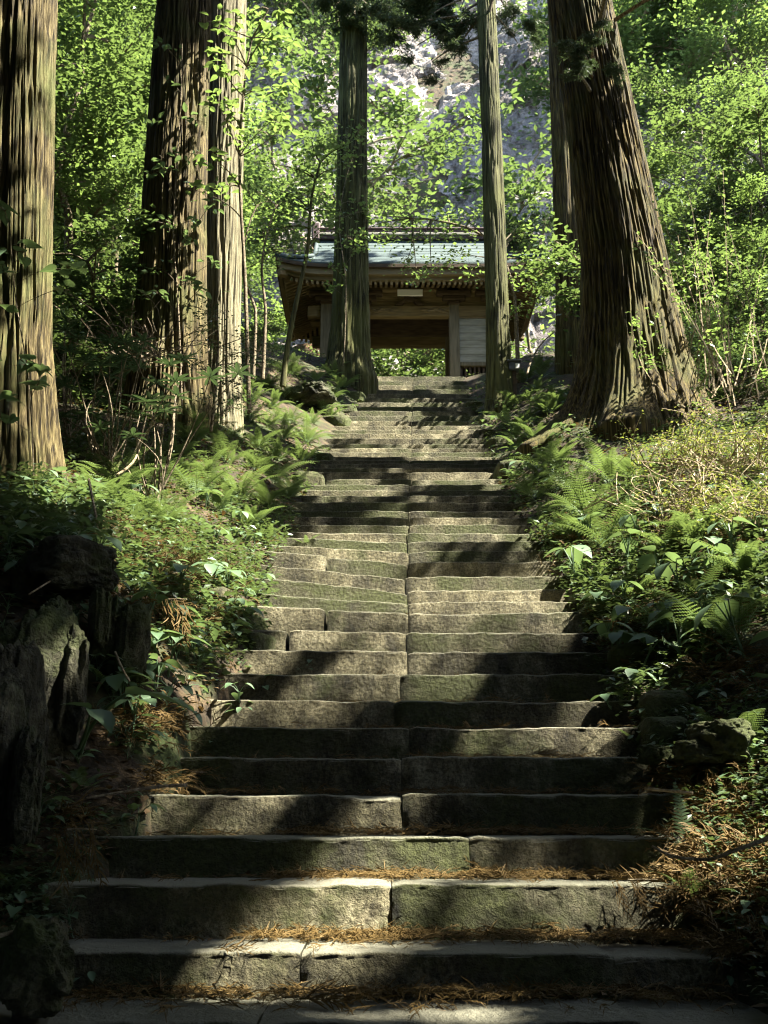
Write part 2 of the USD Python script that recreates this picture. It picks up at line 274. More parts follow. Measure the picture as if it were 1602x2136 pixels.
def terrain():
    xs = np.r_[-70, -50, -36, np.arange(-28, -9, 1.0), np.arange(-9, -4, .25), np.arange(-4, 4.5, .055), np.arange(4.5, 9, .25), np.arange(9, 28, 1.0), 28, 36, 50, 70]
    ys = np.r_[-60, -30, -15, -8, -4, -2, np.arange(-1, 2, .25), np.arange(2, 12, .06), np.arange(12, 21.5, .1), np.arange(21.5, 34, .4), np.arange(34, 64, 1.2)]
    X, Y = np.meshgrid(xs, ys); Z = ground(X, Y)
    v = np.stack([X, Y, Z], -1).reshape(-1, 3); nx = len(xs)
    i, j = np.meshgrid(np.arange(len(ys)-1), np.arange(nx-1), indexing='ij')
    q = np.stack([i*nx+j, i*nx+j+1, (i+1)*nx+j+1, (i+1)*nx+j], -1).reshape(-1, 4)
    return v, q
obj('ground', terrain(), 'soil', smooth=True, kind='structure', label='brown forest soil of the banks beside the stone stairs')

# ---------------------------------------------------------------- stone steps
def step_stone(x0, x1, i, rng, lift0=0., lift1=0., amp=1.0):
    zt, yf = SZ[i], SY[i]; rise = SZ[i]-SZ[i-1] if i else .2
    near = max(0.0, 1 - (yf-3)/9); dx = .018 if yf < 5.5 else .03 if yf < 10 else .06
    nx = max(6, int((x1-x0)/dx)); u = np.linspace(0, 1, nx)
    nr, ne = (16, 9) if yf < 6 else (10, 6) if yf < 11 else (5, 4)
    r = rng.uniform(.011, .020); bat = .05
    prof = [(-(bat)*(1-t)-.0, -(rise+.10) + (rise+.10-r)*t) for t in np.linspace(0, 1, nr)]          # (y, z) from the foot of the riser up
    prof += [(r - r*math.cos(a), -r + r*math.sin(a)) for a in np.linspace(0, math.pi/2, ne)[1:]]
    dep = (SY[i+1]-yf if i+1 < NS else 1.2) + .16
    prof += [(r + (dep-r)*t, 0.004*t) for t in np.linspace(0, 1, nr//2+3)[1:]]
    prof = np.array(prof); M = len(prof)
    X = x0 + (x1-x0)*u[:, None] + 0*prof[None, :, 0]; Y = yf + prof[None, :, 0] + 0*u[:, None]; Z = zt + prof[None, :, 1] + 0*u[:, None]
    s = rng.uniform(0, 60)
    lowf = fbm(np.stack([X*1.1+s, Y*.5, Z*0+s], -1), 3, 11)-.5
    edge = np.exp(-((Y-yf)/.12)**2)*np.exp(-((zt-Z)/.09)**2)
    Z = Z + (lift0*(1-u)+lift1*u)[:, None] + amp*((.012+.016*near)*lowf*(Z > zt-rise*.7) - edge*(.011*np.clip(fbm(np.stack([X*5+s, Y*4, Z*0], -1), 3, 12)-.48, 0, 1)*5*.6))
    chip = np.clip(noise(np.stack([X*3.1+s*2, Y*2, Z*3], -1), 4)-.72, 0, 1)
    Y = Y + amp*(.034*(fbm(np.stack([X*1.3+s, Z*0, Y*0+s], -1), 2, 21)-.5)) + edge*chip*.03
    Z = Z - edge*chip*.07
    pit = fbm(np.stack([X*16+s, Y*16, Z*16], -1), 3, 31)-.5
    hole = np.clip(noise(np.stack([X*26+s, Y*26, Z*26], -1), 8)-.66, 0, 1)
    face = (prof[:, 1] < -.012)[None]
    hole = hole*(noise(np.stack([X*2.3+s, Y*2, Z*2.3], -1), 6) > .5)
    Y = Y + face*(.017*pit + .012*(fbm(np.stack([X*34+s, Y*34, Z*34], -1), 2, 33)-.5))*(.35+.65*near); Z = Z + (~face)*.012*pit
    e = np.minimum(u, 1-u)*(x1-x0); k = sstep(0, .035, e)                                               # rounded ends
    Y = Y + ((1-k)*.011)[:, None]; Z = Z - ((1-k)*.008)[:, None]
    V = np.stack([X, Y, Z], -1).reshape(-1, 3)
    a, b = np.meshgrid(np.arange(nx-1), np.arange(M-1), indexing='ij')
    q = np.stack([a*M+b, (a+1)*M+b, (a+1)*M+b+1, a*M+b+1], -1).reshape(-1, 4); f = np.vstack([q[:, [0, 1, 2]], q[:, [0, 2, 3]]])
    n = len(V); c0 = [x0+.005, yf+.3, zt-.15+lift0]; c1 = [x1-.005, yf+.3, zt-.15+lift1]; V = np.vstack([V, c0, c1]); k = np.arange(M-1)
    f = np.vstack([f, np.stack([np.full(M-1, n), k, k+1], 1), np.stack([np.full(M-1, n+1), (nx-1)*M+k+1, (nx-1)*M+k], 1)])
    return V, f
rng = np.random.default_rng(5)
stairs = thing('stone_stairs', 'worn grey stone stairs climbing to the temple gate', kind='structure')
for i in range(NS):
    tilt = math.exp(-((i-14)/3.0)**2)
    x0, x1, xj = SXL[i]-.12, SXR[i]+.12, SXJ[i]
    gap = .0015 if i < 9 else .004; xj += rng.normal(0, .03 if i < 9 else .012)
    cuts = [(x0, xj-gap, .10*tilt, -.03*tilt), (xj+gap, x1, -.015*tilt, .0)]
    if i in (10, 11, 15):
        xm = edge_xyz(EDGE[i], i, {10: 600, 11: 680, 15: 682}[i])[0]; a = cuts[0]; t = (xm-x0)/(xj-x0); zm = a[2]*(1-t)+a[3]*t
        cuts = [(x0, xm-.012, a[2], zm+.01), (xm+.012, xj-gap, zm, a[3]), cuts[1]]
    if i in (0, 1): cuts = [(x0, xj-.35, 0, 0), (xj-.347, x1-.5, 0, 0), (x1-.497, x1, -.012, -.02)]
    if i in (2, 3): cuts = [(x0, xj+.03*(i-2)*9, 0, 0), (xj+.003+.03*(i-2)*9, x1, 0, 0)]
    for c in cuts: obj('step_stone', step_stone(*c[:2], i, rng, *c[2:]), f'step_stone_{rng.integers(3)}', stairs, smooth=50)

# lumps of stone, kerbs and boulders
def lump(size, seed, sub=4, rough=.25, box=.55, freq=1.6, facet=0.0):
    m = trimesh.creation.icosphere(sub); v = m.vertices.copy()
    v = np.sign(v)*np.abs(v)**box; v /= np.abs(v).max(0)
    w = v*freq + seed*7.3
    d = (fbm(w, 4, seed)-.5)*2*rough + (fbm(w*4, 2, seed+3)-.5)*rough*.5
    if facet: d += -facet*np.abs(noise(w*np.array([1.8, 1.8, .5]), seed+5)-.5)
    v = v*(1+d[:, None])
    return v*np.asarray(size)/2, m.faces
def at(m, p, rz=0):
    c, s = math.cos(rz), math.sin(rz); return m[0] @ np.array([[c, s, 0], [-s, c, 0], [0, 0, 1]]) + np.asarray(p), m[1]
krng = np.random.default_rng(17)
for px, py, D, sz in [(640, 1012, 0, (.42, .5, .34)), (668, 962, 0, (.4, .45, .25)), (702, 886, 0, (.55, .6, .3)), (722, 858, 0, (.4, .5, .25)), (742, 832, 0, (.4, .5, .28)), (756, 800, 0, (.45, .5, .35)), (762, 780, 0, (.4, .5, .3)),
                      (1010, 912, 0, (.4, .5, .25)), (1038, 930, 0, (.4, .5, .25)), (1072, 985, 0, (.45, .5, .3)), (1015, 880, 0, (.4, .5, .22)), (990, 850, 0, (.4, .5, .2)), (1262, 1295, 0, (.3, .35, .26)), (1230, 1262, 0, (.25, .3, .2)), (1400, 1490, 0, (.28, .4, .25)), (1330, 1375, 0, (.3, .4, .2)), (1400, 1560, 0, (.22, .4, .3)),
                      (440, 1265, 0, (.3, .3, .3)), (500, 1310, 0, (.28, .3, .22)), (520, 1350, 0, (.3, .3, .2))]:
    p = hit(px, py)[()]; side = -1 if px < 850 else 1
    obj('kerb_stone', at(lump(sz, int(krng.integers(999)), 3, .16, .45), p + [0, .12, .0], krng.normal(0, .2)), 'kerb_moss', stairs, smooth=True)

# ---------------------------------------------------------------- rocks
for nm, lab, px, py, D, sz, rz, sd in [
        ('rock_outcrop', 'tall dark rock face with split vertical edge on left bank below the leaning vine', 110, 1450, 4.3, (.26, .45, .72), .2, 2),
        ('rock_outcrop', 'narrow weathered rock pillar at the left picture edge beside the dark rock face', 12, 1520, 3.75, (.18, .35, .72), -.1, 8),
        ('rock_outcrop', 'blocky mossy rock with dark hollow right of the tall dark rock face', 235, 1365, 4.9, (.26, .4, .5), .35, 5),
        ('rock_outcrop', 'low pale splintered rock stump at the foot of the dark rock face', 62, 1640, 3.6, (.14, .25, .4), .1, 12),
        ('boulder', 'rounded grey boulder topping the left rock face under leaves', 100, 1195, 4.9, (.55, .5, .28), 0, 14),
        ('boulder', 'low mossy boulder in bottom left corner beside the lowest step', 30, 2010, 2.95, (.24, .3, .24), 0, 21),
        ('boulder', 'dark flat boulder behind the ferns left of the upper stairs', 640, 822, 17.0, (1.0, .7, .4), 0, 23),
        ('boulder', 'dark mossy mound on the right bank beside the sixth step', 1425, 1550, 4.6, (.30, .4, .2), .3, 31)]:
    p = P(px, py, D); rr_ = np.random.default_rng(sd); parts = MB()
    for q in range(7 if sz[2] > .45 else 3):
        k = rr_.uniform(.38, .75, 3)*[.9, .9, 1.1] if q else np.array([.75, .85, .92])
        o = np.array([rr_.uniform(-.36, .36)*sz[0], rr_.uniform(-.4, .3)*sz[1], rr_.uniform(-.45, .28)*sz[2]*(q > 0)])
        v_, f_ = at(lump(np.array(sz)*k, sd*9+q, 5 if q == 0 else 4, .30, .6, 1.6, .42), o, rr_.normal(0, .3)); parts.add(v_, f_)
    obj(nm, at(parts.get(), p, rz), 'outcrop_rock' if 'mossy' not in lab else 'kerb_moss', smooth=45, label=lab, cat='rock')

# ---------------------------------------------------------------- the gate
FE, FB, BB, BE, RY = 21.3, 22.3, 23.9, 24.9, 23.1            # front eave, front posts, back posts, back eave, ridge (distance from the camera)
FLOOR = ZTOP
gate = thing('temple_gate', 'old wooden temple gate with green copper hipped roof at the top of the stairs', 'gate', (0, 0, 0))
gx = lambda px, D=FB, py=650: P(px, py, D)[0]
gz = lambda py, D=FB: P(855, py, D)[2]
XC = gx(854); XO = gx(1027)-XC; XI = gx(942)-XC               # outer and inner post lines, from the centre
zb1, zb0 = gz(640), gz(663)
for y, pw in ((FB, .26), (BB, .26)):
    for sx in (-1, 1):
        for xx, w in ((XO, .26), (XI+.05, .24)):
            obj('post', cbox([XC+sx*xx-w/2, y-w/2, FLOOR-.3], [XC+sx*xx+w/2, y+w/2, gz(605)]), 'wood_post', gate)
            obj('post_base', at(lump((.5, .5, .3), 3, 2, .05, .6), (XC+sx*xx, y, FLOOR+.02)), 'kerb_moss', gate, smooth=40)
    obj('tie_beam', cbox([XC-XO-.45, y-.09, zb0], [XC+XO+.45, y+.09, zb1-.01], .015), 'wood_beam', gate)
    obj('wall_plate', cbox([XC-XO-.5, y-.12, gz(612)], [XC+XO+.5, y+.12, gz(603)], .015), 'wood_beam', gate)
    for k in range(3):                                          # boards between beam and plate
        z0, z1 = zb1 + (gz(612)-zb1)*k/3, zb1 + (gz(612)-zb1)*(k+1)/3
        obj('frieze_board', cbox([XC-XO, y-.03-.004*k, z0+.003], [XC+XO, y+.03, z1-.003], .006), 'wood_beam', gate)
    for sx in (-1, 1):                                          # side boards between outer and inner posts
        zt, z0 = gz(666), gz(757); n = 6
        for k in range(n):
            a, b = z0+(zt-z0)*k/n, z0+(zt-z0)*(k+1)/n
            obj('wall_plank', cbox(sorted([XC+sx*(XI+.17), XC+sx*(XO-.13)])[:1]+[y-.045-.003*(k % 2), a+.003], sorted([XC+sx*(XI+.17), XC+sx*(XO-.13)])[1:]+[y+.02, b-.003], .006), 'wood_plank', gate)
        obj('sill_beam', cbox([XC+min(sx*XI, sx*XO), y-.08, z0-.11], [XC+max(sx*XI, sx*XO), y+.08, z0-.004], .01), 'wood_post', gate)
        obj('head_beam', cbox([XC+min(sx*XI, sx*XO)+.1, y-.07, zt+.004], [XC+max(sx*XI, sx*XO)-.1, y+.07, zb0-.004], .01), 'wood_beam', gate)
        for k in range(7):
            xx = XI+.2+(XO-XI-.35)*k/6
            obj('lattice_bar', cbox([XC+sx*xx-.025, y-.03, FLOOR], [XC+sx*xx+.025, y+.03, z0-.115], .004), 'wood_dark', gate)
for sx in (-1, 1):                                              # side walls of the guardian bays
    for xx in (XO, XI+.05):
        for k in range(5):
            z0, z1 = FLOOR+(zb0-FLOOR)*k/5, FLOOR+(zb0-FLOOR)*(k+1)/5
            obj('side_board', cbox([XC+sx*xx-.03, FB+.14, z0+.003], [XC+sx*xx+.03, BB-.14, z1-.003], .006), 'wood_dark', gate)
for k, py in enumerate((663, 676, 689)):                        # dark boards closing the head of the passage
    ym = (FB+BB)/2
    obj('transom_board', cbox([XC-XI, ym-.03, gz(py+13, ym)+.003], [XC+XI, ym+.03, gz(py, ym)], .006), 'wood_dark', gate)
for cx in (-XI*.62, XI*.62):                                     # carved relief on the tie beam, a cloud scroll
    mb = MB()
    for a in np.linspace(-1, 1, 7): mb.tri(trimesh.creation.icosphere(1, 1).apply_scale([.10, .02, .035]).apply_translation([XC+cx+a*.28, FB-.10, (zb0+zb1)/2+.04*math.cos(a*5)]))
    obj('beam_carving', mb.get(), 'wood_beam', gate, smooth=60)
def frog_leg(x, y, w, h, z):                                      # kaerumata strut
    pts = [(-w, 0), (-w*.75, h*.22), (-w*.4, h*.5), (-w*.2, h), (w*.2, h), (w*.4, h*.5), (w*.75, h*.22), (w, 0), (w*.5, 0), (w*.25, h*.35), (-w*.25, h*.35), (-w*.5, 0)]
    from shapely.geometry import Polygon
    m = trimesh.creation.extrude_polygon(Polygon(pts), .09, engine='earcut'); m.apply_transform(trimesh.transformations.rotation_matrix(math.pi/2, [1, 0, 0])); m.apply_translation([x, y, z]); return m
obj('bracket_strut', frog_leg(XC, FB-.04, .36, gz(618)-zb1, zb1), 'wood_dark', gate)
for sx in (-1, 1):
    for xx in (XI+.05, XO):
        for j, (w, h0, h1) in enumerate(((.15, 0, .3), (.28, .3, .62), (.42, .62, .98))):
            H = gz(612)-zb1
            obj('bracket_block', cbox([XC+sx*xx-w, FB-.14-.03*j, zb1+H*h0+.003], [XC+sx*xx+w, FB-.034, zb1+H*h1], .02), 'wood_dark', gate)
obj('name_board', cbox([gx(829, FB-.2), FB-.24, gz(618, FB-.2)], [gx(882, FB-.2), FB-.20, gz(605, FB-.2)], .006), 'white_board', gate)
# roof
EH, GX = (gx(1134, FE, 545)-gx(572, FE, 545))/2, 2.35
ZE, ZR = gz(549, FE), gz(498, RY); DEP = RY-FE
prof = lambda a: (ZR-ZE)*(.62*(a/DEP) + .38*(a/DEP)**2)
def roof_z(x, a):
    c = np.clip((np.abs(x)-EH*.55)/(EH*.45), 0, 1)
    return ZE + prof(a) + .20*c**2.5*np.clip(1-a/.9, 0, 1)
def ring(a, lift=0.0, y0=FE, y1=2*RY-FE, n=40):
    """the roof's contour line at distance a in from the eaves"""
    t = np.linspace(-1, 1, n); hx = EH-a if a < EH-GX else GX
    return t*hx, a
NC = 12
for k in range(NC):
    a0, a1 = DEP*k/NC, DEP*(k+1)/NC+.012
    lip = .014
    for side in range(4):
        mb = MB(); t = np.linspace(-1, 1, 41 if side < 2 else 17)
        rows = []
        for a, dz in ((a0, -.012), (a0, lip), (a1, .0)):
            hx = max(EH-a, GX) if side < 2 else None
            if side < 2: X = t*hx; Y = np.full_like(t, FE+a if side == 0 else 2*RY-FE-a); Z = roof_z(X, a)+dz
            else:
                if a > EH-GX: a = EH-GX
                sx = -1 if side == 2 else 1; hy = DEP-a; Y = RY+t*hy; X = np.full_like(t, sx*(EH-a)); Z = roof_z(np.abs(t)*0+EH*.55+EH*.45*np.clip((np.abs(t)-.3)/.7, 0, 1), a)+dz
            rows.append(np.stack([XC+X, Y, Z], -1))
        if side >= 2 and a0 >= EH-GX-.02: continue
        V = np.array(rows); n = len(t); i, j = np.meshgrid(np.arange(2), np.arange(n-1), indexing='ij')
        q = np.stack([i*n+j, i*n+j+1, (i+1)*n+j+1, (i+1)*n+j], -1).reshape(-1, 4)
        obj('roof_course', (V.reshape(-1, 3), q), 'copper_roof', gate, smooth=25)
for sx in (-1, 1):                                              # gable triangles above the hip skirts
    a0 = EH-GX; pts = [(XC+sx*(GX-.10), FE+a0, ZE+prof(a0)-.02), (XC+sx*(GX-.10), 2*RY-FE-a0, ZE+prof(a0)-.02)] + [(XC+sx*(GX-.10), 2*RY-FE-a, ZE+prof(a)-.03) for a in np.linspace(a0, DEP, 6)] + [(XC+sx*(GX-.10), FE+a, ZE+prof(a)-.03) for a in np.linspace(DEP, a0, 6)]
    obj('gable_board', (np.array(pts), np.array([[0, k, k+1] for k in range(1, len(pts)-1)])), 'wood_dark', gate)
    obj('verge_board', tube([(XC+sx*(GX-.02), FE+a, ZE+prof(a)-.05) for a in np.linspace(a0-.1, DEP, 8)], .06, 6), 'copper_roof', gate, smooth=True)
    obj('ridge_end', cbox([XC+sx*GX-.10, RY-.24, ZR-.15], [XC+sx*GX+.10, RY+.24, gz(474, RY)], .03), 'ridge_copper', gate)
    for sy in (-1, 1):
        obj('hip_ridge', tube([(XC+sx*(EH-a), RY+sy*(DEP-a), roof_z(EH, a)+.035) for a in np.linspace(0, EH-GX, 8)], .05, 6), 'copper_roof', gate, smooth=True)
obj('ridge', cbox([XC-GX, RY-.19, ZR-.1], [XC+GX, RY+.19, gz(487, RY)], .03), 'ridge_copper', gate)
obj('ridge_band', cbox([XC-GX-.03, RY-.23, ZR-.02], [XC+GX+.03, RY+.23, ZR+.05], .01), 'wood_plank', gate)
obj('ridge_cap', cbox([XC-GX-.05, RY-.22, gz(487, RY)+.003], [XC+GX+.05, RY+.22, gz(483, RY)], .02), 'ridge_copper', gate)
def eave_line(inset, dz0, dz1, depth, side):
    t = np.linspace(-1, 1, 33); mb = MB(); rows = []
    for dd, dz in ((0, dz1), (0, dz0), (depth, dz0), (depth, dz1)):
        c = .20*np.clip((np.abs(t)*EH-EH*.55)/(EH*.45), 0, 1)**2.5
        if side < 2: X = t*(EH-inset-dd*0); Y = np.full_like(t, (FE+inset+dd) if side == 0 else 2*RY-FE-inset-dd)
        else:
            sx = -1 if side == 2 else 1; Y = RY+t*(DEP-inset); X = np.full_like(t, sx*(EH-inset-dd)); c = .20*np.clip((np.abs(t)-.3)/.7, 0, 1)**2.5
        rows.append(np.stack([XC+X, Y, ZE+dz+c], -1))
    rows.append(rows[0]); V = np.array(rows); n = len(t); i, j = np.meshgrid(np.arange(4), np.arange(n-1), indexing='ij')
    return V.reshape(-1, 3), np.stack([i*n+j, i*n+j+1, (i+1)*n+j+1, (i+1)*n+j], -1).reshape(-1, 4)
for side in range(4):
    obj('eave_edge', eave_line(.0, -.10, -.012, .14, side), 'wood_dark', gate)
    obj('eave_fascia', eave_line(.06, -.26, -.104, .10, side), 'wood_fascia', gate)
    obj('eave_fascia', eave_line(.16, -.36, -.264, .09, side), 'wood_fascia', gate)
zr0 = ZE-.40; zr1 = gz(603)+.10
for y0, y1, sgn in ((FE+.20, FB+.1, 1), (2*RY-FE-.20, BB-.1, -1)):  # rafters under the front and back eaves
    n = 46
    for k in range(n):
        x = (k+.5)/n*2-1; X = x*(EH-.3); c = .20*max(0, (abs(X)-EH*.55)/(EH*.45))**2.5
        yin = y1 if abs(X) < XO+.2 else y0 + sgn*max(.15, (EH-.15-abs(X)))
        z_in = zr0 + c + (zr1-zr0)*min(1, abs(yin-y0)/abs(y1-y0))
        obj('rafter', beam((XC+X, y0, zr0+c), (XC+X, yin, z_in), .062, .085), 'wood_beam', gate)
for sx in (-1, 1):
    n = 26
    for k in range(n):
        y = RY + ((k+.5)/n*2-1)*(DEP-.3); c = .20*max(0, (abs(y-RY)/DEP-.3)/.7)**2.5
        xin = XO+.1 if abs(y-RY) < .85 else EH-.15-max(.15, (DEP-.15-abs(y-RY)))
        z_in = zr0 + c + (zr1-zr0)*min(1, (EH-.2-xin)/(EH-.2-XO-.1))
        obj('rafter', beam((XC+sx*(EH-.2), y, zr0+c), (XC+sx*xin, y, z_in), .06, .085), 'wood_beam', gate)
    for sy in (-1, 1): obj('hip_rafter', beam((XC+sx*(EH-.08), RY+sy*(DEP-.08), zr0+.22), (XC+sx*(XO), RY+sy*(FB-RY)*-1, zr1), .13, .16), 'wood_beam', gate)
e_, w_ = EH-.14, DEP-.14
soff = np.array([[-e_, -w_, zr0+.16], [e_, -w_, zr0+.16], [e_, w_, zr0+.16], [-e_, w_, zr0+.16], [-XO, -.8, zr1+.12], [XO, -.8, zr1+.12], [XO, .8, zr1+.12], [-XO, .8, zr1+.12]]) + [XC, RY, 0]
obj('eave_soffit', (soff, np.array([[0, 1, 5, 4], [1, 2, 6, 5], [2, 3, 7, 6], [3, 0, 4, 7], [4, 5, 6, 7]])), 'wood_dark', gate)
# small dark box on a post right of the slender trunk
bx = P(1072, 772, 17.5); bpath = thing('notice_box', 'small dark lidded box on a post right of the slender cedar trunk', 'box')
obj('box_body', cbox(bx+[-.10, -.08, -.02], bx+[.10, .08, .14], .01), 'grey_metal', bpath)
obj('lid', cbox(bx+[-.13, -.11, .143], bx+[.13, .11, .175], .008), 'grey_metal', bpath)
obj('front_plate', cbox(bx+[.02, -.086, .0], bx+[.085, -.0805, .10], .002), 'white_board', bpath)
obj('post', cbox([bx[0]-.035, bx[1]-.035, ground(bx[0], bx[1])-.1], [bx[0]+.035, bx[1]+.035, bx[2]-.023], .006), 'wood_dark', bpath)

# ---------------------------------------------------------------- cliff behind the gate
def cliff(xs, zs, y0, lean, seed, amp):
    X, Z = np.meshgrid(xs, zs); w = np.stack([X*.16, Z*.16, 0*X+seed], -1)
    n = fbm(w, 5, seed); blocks = noise(np.stack([X*.45, Z*.3, 0*X+seed], -1), seed+2); fine = fbm(np.stack([X*.9, Z*.9, 0*X], -1), 3, seed+4)
    Y = y0 + lean*(Z-zs[0]) + amp*(n-.5)*2 + np.floor(blocks*4)/4*amp*1.3 + 1.1*np.abs(fine-.5) + .5*np.floor(4*noise(np.stack([X*1.1+Z*.3, Z*.6, 0*X+9], -1), seed+7))/4
    V = np.stack([X + .6*(fbm(w+3, 3, seed+9)-.5), Y, Z], -1); nx = len(xs)
    i, j = np.meshgrid(np.arange(len(zs)-1), np.arange(nx-1), indexing='ij')
    return V.reshape(-1, 3), np.stack([i*nx+j, i*nx+j+1, (i+1)*nx+j+1, (i+1)*nx+j], -1).reshape(-1, 4)
obj('cliff', cliff(np.linspace(-32, 32, 300), np.linspace(10, 50, 220), 29.0, .43, 7, 1.3), 'cliff_rock', kind='structure', label='grey lavender cliff rising behind the gate and trees')
obj('cliff', cliff(np.linspace(-6, 12, 80), np.linspace(8, 16.5, 40), 28.6, .40, 3, .6), 'cliff_base_rock', kind='structure', label='brown rock face seen through the gate passage')

# ---------------------------------------------------------------- cedars: trunk with strips of bark, limbs and crown
def bark_trunk(axis, rad, ztop, seed, strip=.05, amp=.03, flare=.5, lobes=(), nth=200, dz=.045, fade=7.5, skirt=.45):
    """axis: world points up the trunk with their radii; straight on above the last one, to ztop"""
    axis = np.asarray(axis, float); rad = np.asarray(rad, float)
    up = (axis[-1]-axis[-2])/(axis[-1][2]-axis[-2][2]); last = axis[-1] + up*(ztop-axis[-1][2])
    zb = axis[0][2]
    z = np.r_[np.arange(zb-1.3, zb+fade, dz), np.linspace(zb+fade, ztop, 26)]
    za = np.r_[axis[:, 2], ztop]; A = np.vstack([axis, last]); R = np.r_[rad, .10]
    cx, cy = np.interp(z, za, A[:, 0]), np.interp(z, za, A[:, 1]); r = np.interp(z, za, R)
    th = np.linspace(0, 2*np.pi, nth, endpoint=False)
    TH, Zg = np.meshgrid(th, z); rr = r[:, None] + 0*TH
    h = np.clip(Zg-zb, -1.3, 99)
    fl = flare*np.exp(-np.maximum(h, -.2)/skirt)*(.55+.45*fbm(np.stack([np.cos(TH)*1.6, np.sin(TH)*1.6, 0*TH+seed], -1), 2, seed)*1.5)
    for (a, w, s, hh) in lobes:
        d = np.angle(np.exp(1j*(TH-a))); fl = fl + s*np.exp(-(d/w)**2)*np.exp(-np.maximum(h, -.2)/hh)
    mean = rad.mean(); f = 1/strip
    wob = .5*(fbm(np.stack([np.cos(TH)*2, np.sin(TH)*2, Zg*.5+seed], -1), 2, seed+1)-.5)
    q = np.stack([np.cos(TH+wob*.25)*mean*f, np.sin(TH+wob*.25)*mean*f, Zg*.55+seed*3], -1)
    n1 = noise(q, seed+2); n2 = noise(q*np.array([2.1, 2.1, 2.2]), seed+3); n3 = noise(q*np.array([.45, .45, .8]), seed+4)
    fur = np.clip(np.abs(n1-.5)/.13, 0, 1); fur = fur*fur*(3-2*fur); fur2 = np.clip(np.abs(n2-.5)/.13, 0, 1)
    loose = np.clip(n3-.45, 0, 1)
    rr = rr*(1+fl) + amp*1.25*(fur-1) + amp*.7*(fur2-1) + amp*.8*loose + .35*amp*(fbm(q*np.array([.3, .3, 1.5]), 3, seed+6)-.5)
    V = np.stack([cx[:, None]+rr*np.cos(TH), cy[:, None]+rr*np.sin(TH), Zg], -1).reshape(-1, 3)
    i, j = np.meshgrid(np.arange(len(z)-1), np.arange(nth), indexing='ij')
    Q = np.stack([i*nth+j, i*nth+(j+1) % nth, (i+1)*nth+(j+1) % nth, (i+1)*nth+j], -1).reshape(-1, 4)
    return V, Q
CEDARS = []
def cedar(lab, D, spec, ztop, mat, seed, name='cedar_tree', **kw):
    """spec: (px, py, width in px) from the foot up, on the plane at distance D"""
    ax = np.array([P(a, b, D) for a, b, c in spec]); rd = np.array([c/2*mpx(a, b, D) for a, b, c in spec])
    g0 = float(ground(ax[0][0], ax[0][1])); 
    if ax[0][2] > g0: d = ax[0]-ax[1]; ax[0] = ax[0] + d*(ax[0][2]-g0)/abs(d[2])
    t = thing(name, lab, 'tree')
    obj('trunk', bark_trunk(ax, rd, ztop, seed, **kw), mat, t, smooth=True)
    up = (ax[-1]-ax[-2])/(ax[-1][2]-ax[-2][2])
    CEDARS.append(dict(path=t, foot=ax[0], top=ax[-1]+up*(ztop-ax[-1][2]), mat=mat, clumps=[], axis=np.vstack([ax, ax[-1]+up*(ztop-ax[-1][2])])))
    return t
cedar('thick cedar trunk cut by the left picture edge with striped pale bark', 7.6, [(28, 985, 185), (28, 700, 152), (34, 300, 152), (42, 0, 148)], 24, 'cedar_bark', 11, nth=330, dz=.03, fade=5, amp=.024, strip=.038, flare=.22, skirt=.5)
cedar('massive dark cedar left of the stairs with dry twigs at its foot', 12.2, [(350, 862, 172), (356, 700, 148), (365, 400, 132), (384, 0, 112)], 28, 'cedar_bark', 23, nth=330, dz=.04, fade=8, amp=.034, strip=.042, flare=.16)
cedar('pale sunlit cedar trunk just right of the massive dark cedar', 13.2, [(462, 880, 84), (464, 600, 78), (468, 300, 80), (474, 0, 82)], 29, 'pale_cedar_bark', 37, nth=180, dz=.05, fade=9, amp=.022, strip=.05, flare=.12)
cedar('dark cedar standing in front of the gate left of the stair head', 19.6, [(728, 778, 84), (731, 650, 76), (735, 300, 62), (738, 0, 56)], 33, 'mossy_cedar_bark', 41, nth=150, dz=.07, fade=11, amp=.036, strip=.06, flare=.38, skirt=.6)
cedar('slender straight cedar right of the stair head', 17.6, [(1043, 836, 56), (1037, 640, 48), (1026, 300, 43), (1014, 0, 39)], 29, 'mossy_cedar_bark', 53, nth=120, dz=.07, fade=11, amp=.02, strip=.045, flare=.30, skirt=.4)
cedar('dark cedar half hidden behind the big leaning trunk', 18.5, [(1196, 835, 76), (1192, 600, 66), (1180, 300, 60), (1170, 0, 56)], 30, 'dark_cedar_bark', 67, nth=120, dz=.07, fade=11, amp=.03, strip=.07, flare=.1)
cedar('huge leaning cedar on the right with spreading mossy root', 13.0, [(1328, 918, 286), (1324, 810, 246), (1314, 670, 202), (1299, 530, 174), (1258, 280, 146), (1208, 0, 128)], 25, 'dark_cedar_bark', 71, nth=340, dz=.035, fade=7.5, amp=.030, strip=.038, flare=.12, lobes=((math.radians(188), .36, .42, .45), (math.radians(-12), .5, .30, .5), (math.radians(250), .35, .22, .35)), skirt=.45)
